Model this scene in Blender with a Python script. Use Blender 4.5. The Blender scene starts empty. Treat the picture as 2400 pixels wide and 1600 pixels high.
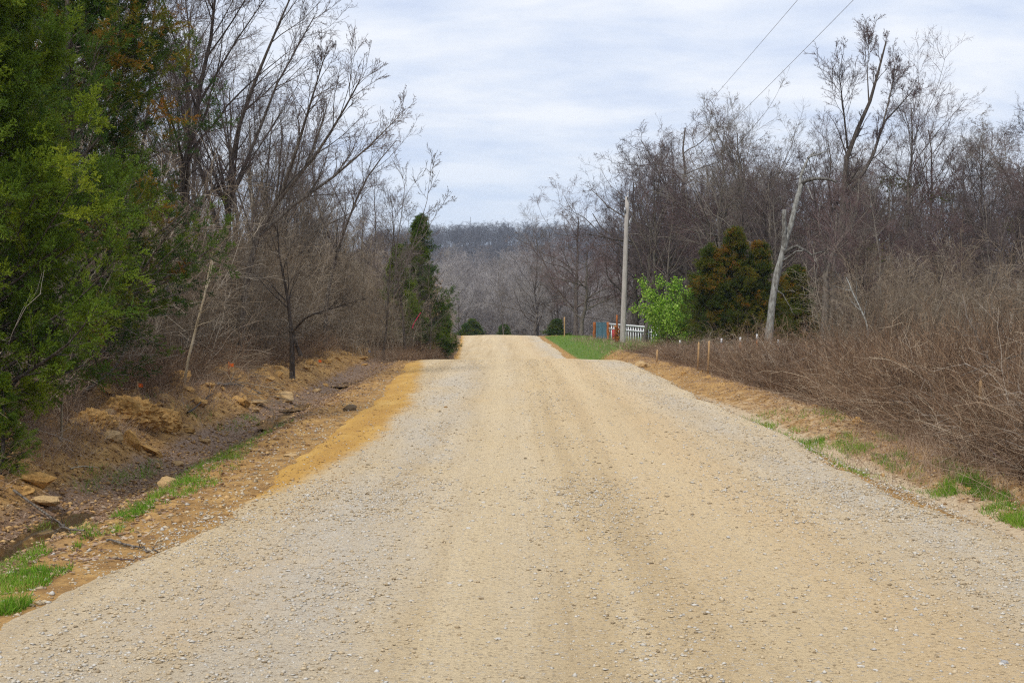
import bpy, math, time
import numpy as np
from mathutils import Vector
T0 = time.time()
sc = bpy.context.scene
# ------------------------------------------------------------------ camera
EYE, FPX, HZ, CX = 1.65, 3333.0, 746.0, 1200.0
cam = bpy.data.cameras.new('camera'); cam.lens = 50.0; cam.sensor_width = 36.0
cam.clip_start = 0.1; cam.clip_end = 9000
co = bpy.data.objects.new('camera', cam); sc.collection.objects.link(co)
co.location = (0, 0, EYE); co.rotation_euler = (math.radians(90 - 0.93), 0, 0)
sc.camera = co
# ------------------------------------------------------------------ sky + sun
SUN_EL, SUN_AZ = 52.0, 205.0        # azimuth clockwise from +Y (the way the camera looks)
w = bpy.data.worlds.new('World'); sc.world = w; w.use_nodes = True
nt = w.node_tree; nt.nodes.clear()
def N(nt, typ, **kw):
    n = nt.nodes.new(typ)
    for k, v in kw.items():
        if hasattr(n, k): setattr(n, k, v)
        else: n.inputs[k.replace('_', ' ')].default_value = v
    return n
def L(nt, a, b): nt.links.new(a, b)
def mth(nt, op, a, b=None, clamp=False):
    n = nt.nodes.new('ShaderNodeMath'); n.operation = op; n.use_clamp = clamp
    for i, v in enumerate((a, b)):
        if v is None: continue
        if isinstance(v, (int, float)): n.inputs[i].default_value = v
        else: nt.links.new(v, n.inputs[i])
    return n.outputs[0]
def ramp(nt, fac, stops, interp='LINEAR'):
    n = nt.nodes.new('ShaderNodeValToRGB'); cr = n.color_ramp; cr.interpolation = interp
    while len(cr.elements) < len(stops): cr.elements.new(0.5)
    for e, (p, c) in zip(cr.elements, stops):
        e.position = p; e.color = (c, c, c, 1) if isinstance(c, (int, float)) else (*c, 1)
    if fac is not None: nt.links.new(fac, n.inputs[0])
    return n.outputs[0]
def mixc(nt, fac, a, b):
    n = nt.nodes.new('ShaderNodeMix'); n.data_type = 'RGBA'
    for s, v in ((n.inputs[0], fac), (n.inputs[6], a), (n.inputs[7], b)):
        if isinstance(v, (int, float)): s.default_value = v
        elif isinstance(v, tuple): s.default_value = (*v, 1)
        else: nt.links.new(v, s)
    return n.outputs[2]
tc = N(nt, 'ShaderNodeTexCoord')
sp = N(nt, 'ShaderNodeSeparateXYZ'); L(nt, tc.outputs['Generated'], sp.inputs[0])
zc = mth(nt, 'ADD', mth(nt, 'MAXIMUM', sp.outputs[2], 0.0), 0.20)
cb = N(nt, 'ShaderNodeCombineXYZ')
L(nt, mth(nt, 'DIVIDE', sp.outputs[0], zc), cb.inputs[0]); L(nt, mth(nt, 'DIVIDE', sp.outputs[1], zc), cb.inputs[1])
mp = N(nt, 'ShaderNodeMapping'); mp.inputs['Scale'].default_value = (0.95, 1.5, 1); mp.inputs['Location'].default_value = (3.3, 1.1, 0)
L(nt, cb.outputs[0], mp.inputs[0])
n1 = N(nt, 'ShaderNodeTexNoise', Scale=1.6, Detail=9.0, Roughness=0.58); L(nt, mp.outputs[0], n1.inputs['Vector'])
n1.inputs['Distortion'].default_value = 0.15
cl = ramp(nt, n1.outputs[0], [(0.34, (0.53, 0.61, 0.79)), (0.46, (0.67, 0.73, 0.85)), (0.58, (0.82, 0.845, 0.90))])
hz = ramp(nt, sp.outputs[2], [(0.0, 0.8), (0.06, 0.55), (0.14, 0.0)])
cl = mixc(nt, hz, cl, (0.52, 0.64, 0.83))
sky = N(nt, 'ShaderNodeTexSky'); sky.sky_type = 'NISHITA'; sky.sun_disc = False
sky.sun_elevation = math.radians(SUN_EL); sky.sun_rotation = math.radians(SUN_AZ)
sk = N(nt, 'ShaderNodeVectorMath', operation='SCALE'); L(nt, sky.outputs[0], sk.inputs[0]); sk.inputs['Scale'].default_value = 0.1
col = mixc(nt, 0.9, sk.outputs[0], cl)
bg = N(nt, 'ShaderNodeBackground'); L(nt, col, bg.inputs[0]); bg.inputs[1].default_value = 0.92
wo = N(nt, 'ShaderNodeOutputWorld'); L(nt, bg.outputs[0], wo.inputs[0])
sl = bpy.data.lights.new('sun', 'SUN'); sl.energy = 2.2; sl.angle = math.radians(14); sl.color = (1, 0.94, 0.84)
so = bpy.data.objects.new('sun', sl); sc.collection.objects.link(so)
az, el = math.radians(SUN_AZ), math.radians(SUN_EL)
sd = Vector((math.sin(az) * math.cos(el), math.cos(az) * math.cos(el), math.sin(el)))
so.rotation_euler = sd.to_track_quat('Z', 'Y').to_euler()
vs = sc.view_settings; vs.view_transform = 'Standard'; vs.look = 'None'; vs.exposure = 0.4; vs.gamma = 1.0; vs.use_curve_mapping = False
cy = sc.cycles
cy.use_denoising = False; cy.filter_width = 1.2; cy.use_adaptive_sampling = True; cy.adaptive_threshold = .012
try: cy.denoiser = 'OPENIMAGEDENOISE'; cy.denoising_prefilter = 'ACCURATE'
except Exception: pass
cy.max_bounces = 4; cy.diffuse_bounces = 2; cy.glossy_bounces = 2; cy.transmission_bounces = 2; cy.transparent_max_bounces = 4
cy.caustics_reflective = False; cy.caustics_refractive = False
# ------------------------------------------------------------------ numeric helpers
rng = np.random.default_rng(7)
def hash2(ix, iy, s):
    n = (ix.astype(np.int64) * 374761393 + iy.astype(np.int64) * 668265263 + s * 974634531) & 0xffffffff
    n = ((n ^ (n >> 13)) * 1274126177) & 0xffffffff
    return ((n ^ (n >> 16)) & 0xffff) / 65535.0
def vnoise(x, y, s=0):
    x = np.asarray(x, float); y = np.asarray(y, float)
    ix, iy = np.floor(x), np.floor(y); fx, fy = x - ix, y - iy
    fx = fx * fx * (3 - 2 * fx); fy = fy * fy * (3 - 2 * fy)
    a = hash2(ix, iy, s); b = hash2(ix + 1, iy, s); c = hash2(ix, iy + 1, s); d = hash2(ix + 1, iy + 1, s)
    return (a + (b - a) * fx) * (1 - fy) + (c + (d - c) * fx) * fy
def fbm(x, y, s=0, o=4):
    r = 0; a = .5; t = 0
    for i in range(o):
        r = r + a * vnoise(x, y, s + i * 17); t += a; x = x * 2.03 + 5.1; y = y * 2.03 + 1.7; a *= .5
    return r / t
def sstep(a, b, x):
    t = np.clip((x - a) / (b - a), 0, 1); return t * t * (3 - 2 * t)
def xc(y): return np.interp(y, [0, 8, 44, 80, 125, 160, 220], [.36, .36, .22, 0, -1.1, -3.2, -9])
def zr(y): return np.interp(y, [-60, 0, 15, 30, 38, 43, 48, 55, 62, 70, 79, 100, 116, 124, 130, 140, 170, 215, 260, 330, 400, 520, 640, 900, 1100, 2000, 4200],
                            [0, 0, 0, .12, .24, .28, .22, -.1, -.5, -.85, -.8, -.32, 0, .09, .05, -.4, -3, -6.5, -5, 2, 6, 4, 10, 44, 48, 30, 30])
def zbl(y): return np.interp(y, [-60, 0, 15, 30, 50, 70, 100, 125, 140, 170, 215], [.1, .1, .15, .3, .45, .6, .6, .5, -.2, -3, -6.5])
def zbr(y): return np.interp(y, [-60, 0, 20, 40, 70, 85, 110, 126, 140, 170, 215], [-.1, -.1, 0, .12, .12, .25, .25, .12, -.3, -3, -6.5])
def H0(x, y):
    """smooth ground height"""
    u = x - xc(y); near = 1 - sstep(135, 230, y)
    z = zr(y)
    lb = zbl(y) - z; rb = zbr(y) - z
    wl = np.interp(y, [0, 28, 45, 62, 90], [2.6, 2.6, 3.1, 3.4, 3.2])
    z = z + near * lb * sstep(0, 1, (-u - wl) / np.interp(y, [0, 42, 56], [3.0, 3.0, 1.5])) + near * rb * sstep(0, 1, (u - 3.3) / 1.9)
    df = np.interp(y, [0, 38, 50, 58], [1, 1, .4, 0])
    z = z - df * .50 * np.exp(-((u + 4.75) / .78) ** 2)
    z = z + .055 * (1 - np.clip(np.abs(u) / 3.2, 0, 1) ** 2)
    rf = np.interp(y, [0, 42, 55], [1, 1, 0])
    z = z + rf * (.13 * np.exp(-((u - 4.55) / .45) ** 2) - .07 * np.exp(-((u - 3.62) / .22) ** 2)) - near * np.interp(y, [0, 60, 80], [.25, .25, .1]) * sstep(5.0, 8.5, u)
    z = z + near * .25 * sstep(6, 14, -u)
    far = sstep(150, 400, y)
    z = z + far * (fbm(x / 90, y / 90, 3, 2) - .5) * 5 + sstep(500, 900, y) * ((fbm(x / 160, 0 * y, 5, 2) - .5) * 16 + x * -.012)
    return z
def rough(x, y):
    u = x - xc(y)
    offroad = np.maximum(sstep(2.7, 3.6, -u), sstep(3.5, 4.2, u))
    nf = 1 - sstep(40, 110, y)
    bank = np.exp(-((u + 6.3) / .8) ** 2)
    r = offroad * (fbm(x * 1.3, y * .8, 11, 3) - .5) * .16
    r = r + offroad * (fbm(x * 5, y * 4, 31, 3) - .5) * .10 * nf
    r = r * (1 - .75 * np.exp(-((u + 4.6) / .55) ** 2) * (1 - sstep(46, 56, y)))
    r = r + bank * nf * np.maximum(fbm(x * 1.6, y * 1.1, 41, 3) - .42, 0) * .9
    r = r + bank * nf * (np.abs(fbm(x * 4.5, y * 4.5, 51, 3) - .5)) * .35
    return r
def H(x, y):
    x = np.asarray(x, float); y = np.asarray(y, float)
    return H0(x, y) + rough(x, y)
def Hs(x, y): return float(H(np.array([x]), np.array([y]))[0])
def P(px, py, D): return Vector(((px - CX) / FPX * D, D, EYE + (HZ - py) / FPX * D))
_D = np.exp(np.linspace(math.log(5), math.log(400), 3000))
def pix(px, py):
    """where the ray through a photo pixel meets the ground"""
    X = (px - CX) / FPX * _D; Z = EYE + (HZ - py) / FPX * _D
    hit = np.nonzero(Z < H(X, _D))[0]
    D = _D[hit[0]] if len(hit) else 60.0
    x = (px - CX) / FPX * D
    return Vector((x, D, Hs(x, D)))
# ------------------------------------------------------------------ mesh helpers
C = sc.collection
def mesh_np(name, V, F, tint=None, smooth=False, attrs=None):
    """F: list of int arrays (n,3) or (n,4)"""
    me = bpy.data.meshes.new(name)
    V = np.ascontiguousarray(np.asarray(V, np.float32).reshape(-1, 3))
    F = [np.asarray(f, np.int32) for f in (F if isinstance(F, list) else [F]) if len(f)]
    me.vertices.add(len(V)); me.vertices.foreach_set('co', V.ravel())
    tot = np.concatenate([np.full(len(f), f.shape[1], np.int32) for f in F])
    idx = np.concatenate([f.ravel() for f in F])
    me.loops.add(len(idx)); me.loops.foreach_set('vertex_index', idx)
    me.polygons.add(len(tot)); st = np.zeros(len(tot), np.int32); st[1:] = np.cumsum(tot)[:-1]
    me.polygons.foreach_set('loop_start', st); me.polygons.foreach_set('loop_total', tot)
    if smooth: me.polygons.foreach_set('use_smooth', np.ones(len(tot), bool))
    at = dict(attrs or {})
    if tint is not None: at['tint'] = tint
    for k, v in at.items():
        a = me.attributes.new(k, 'FLOAT', 'POINT'); a.data.foreach_set('value', np.ascontiguousarray(v, np.float32))
    me.update(calc_edges=True)
    return me
def obj(name, me, mat=None, parent=None, loc=None):
    o = bpy.data.objects.new(name, me); C.objects.link(o)
    if mat is not None and me is not None:
        if not me.materials: me.materials.append(mat)
        elif me.materials[0] != mat:
            o.material_slots[0].link = 'OBJECT'; o.material_slots[0].material = mat
    if parent is not None: o.parent = parent
    if loc is not None: o.location = loc
    return o
def tag(o, label=None, cat=None, group=None, kind=None):
    if label: o['label'] = label
    if cat: o['category'] = cat
    if group: o['group'] = group
    if kind: o['kind'] = kind
    return o
def thing(name, label, cat, loc=(0, 0, 0), rz=0, group=None):
    o = bpy.data.objects.new(name, None); C.objects.link(o); o.location = loc; o.rotation_euler = (0, 0, rz)
    return tag(o, label, cat, group)
def nrm(a): return a / np.maximum(np.linalg.norm(a, axis=-1, keepdims=True), 1e-9)
def tubes(Pt, R, S, tint=None):
    n, k1, _ = Pt.shape
    T = np.empty_like(Pt); T[:, 1:-1] = Pt[:, 2:] - Pt[:, :-2]; T[:, 0] = Pt[:, 1] - Pt[:, 0]; T[:, -1] = Pt[:, -1] - Pt[:, -2]
    T = nrm(T)
    md = nrm(Pt[:, -1] - Pt[:, 0])
    ref = np.where(np.abs(md[:, 2:3]) < .8, np.array([[0, 0, 1.]]), np.array([[1., 0, 0]]))
    ref = np.repeat(ref[:, None, :], k1, 1)
    U = nrm(ref - (ref * T).sum(-1, keepdims=True) * T); W = np.cross(T, U)
    a = np.arange(S) * 2 * math.pi / S
    V = Pt[:, :, None, :] + R[:, :, None, None] * (np.cos(a)[None, None, :, None] * U[:, :, None, :] + np.sin(a)[None, None, :, None] * W[:, :, None, :])
    i = np.arange(n)[:, None, None] * k1 * S; k = np.arange(k1 - 1)[None, :, None] * S; s = np.arange(S)[None, None, :]; s2 = (s + 1) % S
    F = np.stack([i + k + s, i + k + s2, i + k + S + s2, i + k + S + s], -1).reshape(-1, 4)
    tt = None if tint is None else np.repeat(tint, k1 * S)
    return V.reshape(-1, 3), F, tt
def join(parts):
    V, F, t = [], [], []; o = 0
    for v, f, tt in parts:
        V.append(v); F.append(f + o); o += len(v); t.append(tt if tt is not None else np.full(len(v), .5))
    byn = {}
    for f in F: byn.setdefault(f.shape[1], []).append(f)
    return np.concatenate(V), [np.concatenate(x) for x in byn.values()], np.concatenate(t)
def path(p0, d, ln, K, rg, wob=.15, up=0., bias=None):
    n = len(p0); pts = np.empty((n, K + 1, 3)); pts[:, 0] = p0; d = nrm(d)
    st = (np.asarray(ln) / K)[:, None] * np.ones((n, 1))
    for k in range(K):
        pts[:, k + 1] = pts[:, k] + d * st
        d = d + rg.normal(0, wob, (n, 3)); d[:, 2] += up
        if bias is not None: d = d + bias
        d = nrm(d)
    return pts
def grow(Pt, R, n, t0, t1, a0, a1, ratio, K, rg, wob=.15, up=.05, rr=.6, rmin=.003, lenf=None, bias=None, taper=.25, cap=None):
    N_, k1, _ = Pt.shape
    idx = np.repeat(np.arange(N_), n); m = len(idx)
    t = rg.uniform(t0, t1, m); f = t * (k1 - 1); k = np.minimum(f.astype(int), k1 - 2); f = (f - k)[:, None]
    A, B = Pt[idx, k], Pt[idx, k + 1]; p0 = A + (B - A) * f; T = nrm(B - A)
    r = R[idx, k] * (1 - f[:, 0]) + R[idx, k + 1] * f[:, 0]
    pl = np.linalg.norm(np.diff(Pt, axis=1), axis=2).sum(1)[idx]
    th = np.radians(rg.uniform(a0, a1, m))[:, None]
    q = rg.normal(size=(m, 3)); q = nrm(q - (q * T).sum(1, keepdims=True) * T)
    d = np.cos(th) * T + np.sin(th) * q
    ln = (lenf(t, rg, m) if lenf else pl * ratio * (1 - .5 * t) * rg.uniform(.6, 1.35, m))
    if cap: ln = np.minimum(ln, cap)
    pts = path(p0, d, ln, K, rg, wob, up, bias)
    r0 = np.maximum(r * rr * rg.uniform(.75, 1.1, m), rmin)
    tt = np.linspace(0, 1, K + 1)[None]
    RR = np.maximum(r0[:, None] * (1 - (1 - taper) * tt), rmin * .6)
    return pts, RR
def template_coll(name, meshes, mat):
    """unlinked collection of template meshes for geometry-node masses"""
    c = bpy.data.collections.new(name)
    for i, m_ in enumerate(meshes):
        if mat is not None and not m_.materials: m_.materials.append(mat)
        o = bpy.data.objects.new('%s_%02d' % (name, i), m_); c.objects.link(o)
    return c
def mass(name, coll, pos, rot, scl, idx, parent=None, itint=None):
    """one object that carries many template instances at its vertices"""
    n = len(pos); me = bpy.data.meshes.new(name); me.vertices.add(n); me.vertices.foreach_set('co', np.ascontiguousarray(pos, np.float32).ravel())
    scl = np.asarray(scl, np.float32)
    if scl.ndim == 1: scl = np.repeat(scl[:, None], 3, 1)
    for k_, v_, ty, key in (('rot', rot, 'FLOAT_VECTOR', 'vector'), ('scl', scl, 'FLOAT_VECTOR', 'vector')):
        a = me.attributes.new(k_, ty, 'POINT'); a.data.foreach_set(key, np.ascontiguousarray(v_, np.float32).ravel())
    a = me.attributes.new('idx', 'INT', 'POINT'); a.data.foreach_set('value', np.ascontiguousarray(idx, np.int32))
    a = me.attributes.new('itint', 'FLOAT', 'POINT'); a.data.foreach_set('value', np.ascontiguousarray(np.zeros(n) if itint is None else itint, np.float32))
    o = bpy.data.objects.new(name, me); C.objects.link(o)
    if parent is not None: o.parent = parent
    g = bpy.data.node_groups.new(name, 'GeometryNodeTree')
    g.interface.new_socket('Geometry', in_out='INPUT', socket_type='NodeSocketGeometry'); g.interface.new_socket('Geometry', in_out='OUTPUT', socket_type='NodeSocketGeometry')
    gi = g.nodes.new('NodeGroupInput'); go = g.nodes.new('NodeGroupOutput'); ip = g.nodes.new('GeometryNodeInstanceOnPoints'); ci = g.nodes.new('GeometryNodeCollectionInfo')
    ci.inputs['Collection'].default_value = coll; ci.inputs['Separate Children'].default_value = True; ci.inputs['Reset Children'].default_value = True
    def na(nm, ty):
        q = g.nodes.new('GeometryNodeInputNamedAttribute'); q.data_type = ty; q.inputs['Name'].default_value = nm; return q.outputs['Attribute']
    e = g.nodes.new('FunctionNodeEulerToRotation'); g.links.new(na('rot', 'FLOAT_VECTOR'), e.inputs[0])
    ip.inputs['Pick Instance'].default_value = True
    g.links.new(gi.outputs[0], ip.inputs['Points']); g.links.new(ci.outputs[0], ip.inputs['Instance']); g.links.new(na('idx', 'INT'), ip.inputs['Instance Index'])
    g.links.new(e.outputs[0], ip.inputs['Rotation']); g.links.new(na('scl', 'FLOAT_VECTOR'), ip.inputs['Scale']); g.links.new(ip.outputs[0], go.inputs[0])
    o.modifiers.new('instances', 'NODES').node_group = g
    return o
def dir_euler(d, rg):
    """euler angles that turn +Z to d with a random roll (xyz order: roll about own axis first)"""
    d = nrm(d); n = len(d)
    th = np.arccos(np.clip(d[:, 2], -1, 1)); ph = np.arctan2(d[:, 1], d[:, 0]); ps = rg.uniform(0, 6.283, n)
    cz, sz, cy_, sy, cr, sr = np.cos(ph), np.sin(ph), np.cos(th), np.sin(th), np.cos(ps), np.sin(ps)
    # R = Rz(ph) Ry(th) Rz(ps)
    R00 = cz * cy_ * cr - sz * sr; R10 = sz * cy_ * cr + cz * sr; R20 = -sy * cr
    R21 = sy * sr; R22 = cy_
    return np.stack([np.arctan2(R21, R22), np.arcsin(np.clip(-R20, -1, 1)), np.arctan2(R10, R00)], -1)
# ------------------------------------------------------------------ materials
def newmat(name):
    m = bpy.data.materials.new(name); m.use_nodes = True; nt = m.node_tree; nt.nodes.clear()
    out = nt.nodes.new('ShaderNodeOutputMaterial'); b = nt.nodes.new('ShaderNodeBsdfPrincipled')
    L(nt, b.outputs[0], out.inputs[0]); b.inputs['Specular IOR Level'].default_value = .25
    return m, nt, b, out
def noise(nt, scale, detail=4, rough_=.6, vec=None, coord='Object', dist=0.):
    n = N(nt, 'ShaderNodeTexNoise'); n.inputs['Scale'].default_value = scale; n.inputs['Detail'].default_value = detail
    n.inputs['Roughness'].default_value = rough_; n.inputs['Distortion'].default_value = dist
    if vec is None:
        t = N(nt, 'ShaderNodeTexCoord'); vec = t.outputs[coord]
    L(nt, vec, n.inputs['Vector']); return n.outputs[0]
def attr(nt, name):
    a = N(nt, 'ShaderNodeAttribute'); a.attribute_name = name; return a.outputs['Fac']
def inst_attr(nt, name):
    a = N(nt, 'ShaderNodeAttribute'); a.attribute_name = name; a.attribute_type = 'INSTANCER'; return a.outputs['Fac']
def bump(nt, b, h, strength=.5, dist=.02):
    n = N(nt, 'ShaderNodeBump'); n.inputs['Strength'].default_value = strength; n.inputs['Distance'].default_value = dist
    L(nt, h, n.inputs['Height']); L(nt, n.outputs[0], b.inputs['Normal'])
def bark(name, cols, scale=6., use_tint=False, rnd=.25, rough_=.9, stretch=None, bmp=.4):
    """cols dark..light along noise (+ per stem tint, + per object random)"""
    m, nt, b, out = newmat(name)
    t = N(nt, 'ShaderNodeTexCoord'); v = t.outputs['Object']
    if stretch:
        mp = N(nt, 'ShaderNodeMapping'); mp.inputs['Scale'].default_value = stretch; L(nt, v, mp.inputs[0]); v = mp.outputs[0]
    f = noise(nt, scale, 4, .65, v); h = f
    if use_tint: f = mth(nt, 'ADD', mth(nt, 'MULTIPLY', f, .35), mth(nt, 'MULTIPLY', attr(nt, 'tint'), .65))
    oi = N(nt, 'ShaderNodeObjectInfo')
    f = mth(nt, 'ADD', f, mth(nt, 'MULTIPLY', mth(nt, 'SUBTRACT', oi.outputs['Random'], .5), rnd), True)
    n = len(cols); lo, hi = (.3, .7) if not use_tint else (.12, .88)
    L(nt, ramp(nt, f, [(lo + (hi - lo) * i / max(n - 1, 1), c) for i, c in enumerate(cols)]), b.inputs['Base Color'])
    b.inputs['Roughness'].default_value = rough_
    if bmp: bump(nt, b, h, bmp, .02)
    return m
def leafmat(name, cols, trans=.25, rnd=.1):
    m, nt, b, out = newmat(name)
    f = mth(nt, 'ADD', mth(nt, 'MULTIPLY', noise(nt, 1.7, 3), .25), mth(nt, 'MULTIPLY', attr(nt, 'tint'), .75))
    f = mth(nt, 'ADD', f, inst_attr(nt, 'itint'))
    oi = N(nt, 'ShaderNodeObjectInfo'); f = mth(nt, 'ADD', f, mth(nt, 'MULTIPLY', mth(nt, 'SUBTRACT', oi.outputs['Random'], .5), rnd), True)
    n = len(cols); c = ramp(nt, f, [(.12 + .76 * i / (n - 1), x) for i, x in enumerate(cols)])
    L(nt, c, b.inputs['Base Color']); b.inputs['Roughness'].default_value = .7
    tr = N(nt, 'ShaderNodeBsdfTranslucent'); L(nt, c, tr.inputs[0])
    mx = N(nt, 'ShaderNodeMixShader'); mx.inputs[0].default_value = trans
    L(nt, b.outputs[0], mx.inputs[1]); L(nt, tr.outputs[0], mx.inputs[2]); L(nt, mx.outputs[0], out.inputs[0])
    return m
def plain(name, col, rough_=.6, metal=0., var=.25, scale=8.):
    m, nt, b, out = newmat(name)
    d = tuple(c * (1 - var) for c in col); l = tuple(min(1, c * (1 + var)) for c in col)
    f = noise(nt, scale, 5, .7)
    L(nt, ramp(nt, f, [(.32, d), (.68, l)]), b.inputs['Base Color']); b.inputs['Roughness'].default_value = rough_; b.inputs['Metallic'].default_value = metal
    bump(nt, b, f, .25, .005)
    return m
M = {}
M['bark'] = bark('grey bark', [(.026, .020, .017), (.075, .061, .05), (.20, .178, .15)], 5, stretch=(6, 6, 1))
M['twig'] = bark('purple brown twigs', [(.05, .038, .036), (.11, .084, .08), (.19, .155, .148)], .6, bmp=0)
M['twig_red'] = bark('reddish budding twigs', [(.05, .030, .029), (.105, .066, .063), (.18, .128, .12)], .6, bmp=0)
M['twig_grey'] = bark('grey twigs', [(.07, .058, .048), (.145, .122, .10), (.26, .228, .195)], .6, bmp=0)
M['lichen'] = bark('pale lichen bark', [(.04, .034, .03), (.15, .145, .13), (.31, .315, .295)], 5, stretch=(3, 3, 1))
M['pale_stem'] = bark('pale sapling bark', [(.18, .14, .09), (.33, .27, .18), (.46, .40, .30)], 3)
M['cedar'] = leafmat('olive cedar foliage', [(.034, .078, .008), (.095, .16, .010), (.18, .245, .012), (.30, .34, .018)])
M['cedar_dark'] = leafmat('dark cedar foliage', [(.02, .054, .010), (.045, .10, .011), (.085, .145, .012), (.15, .16, .014), (.32, .125, .014)])
M['cedar_rust'] = leafmat('rusty cedar foliage', [(.02, .042, .007), (.055, .088, .008), (.11, .125, .010), (.18, .13, .012), (.30, .12, .012)])
M['bushleaf'] = leafmat('bright spring leaves', [(.045, .12, .006), (.12, .26, .012), (.23, .40, .025), (.40, .54, .12)], .3)
M['mistle'] = leafmat('mistletoe leaves', [(.03, .04, .006), (.075, .09, .01), (.14, .15, .02)])
M['deadleaf'] = leafmat('brown dead leaves', [(.11, .06, .035), (.23, .14, .085), (.34, .235, .16), (.46, .36, .26)], .15)
M['grass'] = leafmat('fresh grass', [(.045, .12, .007), (.10, .235, .012), (.18, .33, .018), (.38, .36, .12)], .3)
M['straw'] = leafmat('dry grass', [(.16, .105, .07), (.29, .19, .13), (.42, .31, .22), (.54, .45, .33)], .2)
M['thicket'] = bark('thicket stems', [(.05, .036, .024), (.14, .103, .07), (.255, .20, .138), (.48, .42, .34)], 1.2, True, bmp=0, rnd=.3)
M['bramble'] = bark('bramble stems', [(.045, .026, .016), (.14, .082, .048), (.28, .18, .108), (.50, .41, .30)], 1.2, True, bmp=0, rnd=.5)
M['cane'] = bark('pale tangled canes', [(.10, .065, .045), (.23, .165, .12), (.38, .315, .25), (.56, .51, .45)], 1.2, True, bmp=0, rnd=.3)
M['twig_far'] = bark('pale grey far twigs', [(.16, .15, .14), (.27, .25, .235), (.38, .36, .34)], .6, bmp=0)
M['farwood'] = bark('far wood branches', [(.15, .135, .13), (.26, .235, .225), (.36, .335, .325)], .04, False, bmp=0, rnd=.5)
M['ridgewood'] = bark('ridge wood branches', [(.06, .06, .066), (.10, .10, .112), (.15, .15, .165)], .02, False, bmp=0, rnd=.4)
def stonemat(name, use_tint):
    m, nt, b, out = newmat(name)
    f = attr(nt, 'tint') if use_tint else N(nt, 'ShaderNodeObjectInfo').outputs['Random']
    c = ramp(nt, f, [(0, (.10, .07, .04)), (.12, (.22, .17, .11)), (.3, (.42, .33, .21)), (.5, (.50, .41, .28)), (.68, (.42, .41, .38)), (.85, (.54, .53, .50)), (1, (.26, .28, .31))])
    n = noise(nt, 60, 3); c = mixc(nt, mth(nt, 'MULTIPLY', n, .35), c, (.46, .35, .21))
    L(nt, c, b.inputs['Base Color']); b.inputs['Roughness'].default_value = .9
    return m
M['gravel'] = stonemat('gravel stones', True); M['stone'] = stonemat('road stones', False)
M['rock'] = plain('tan sandstone', (.40, .27, .13), .9, var=.4, scale=9)
M['clod'] = plain('clay clods', (.40, .235, .08), .95, var=.45, scale=7)
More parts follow.
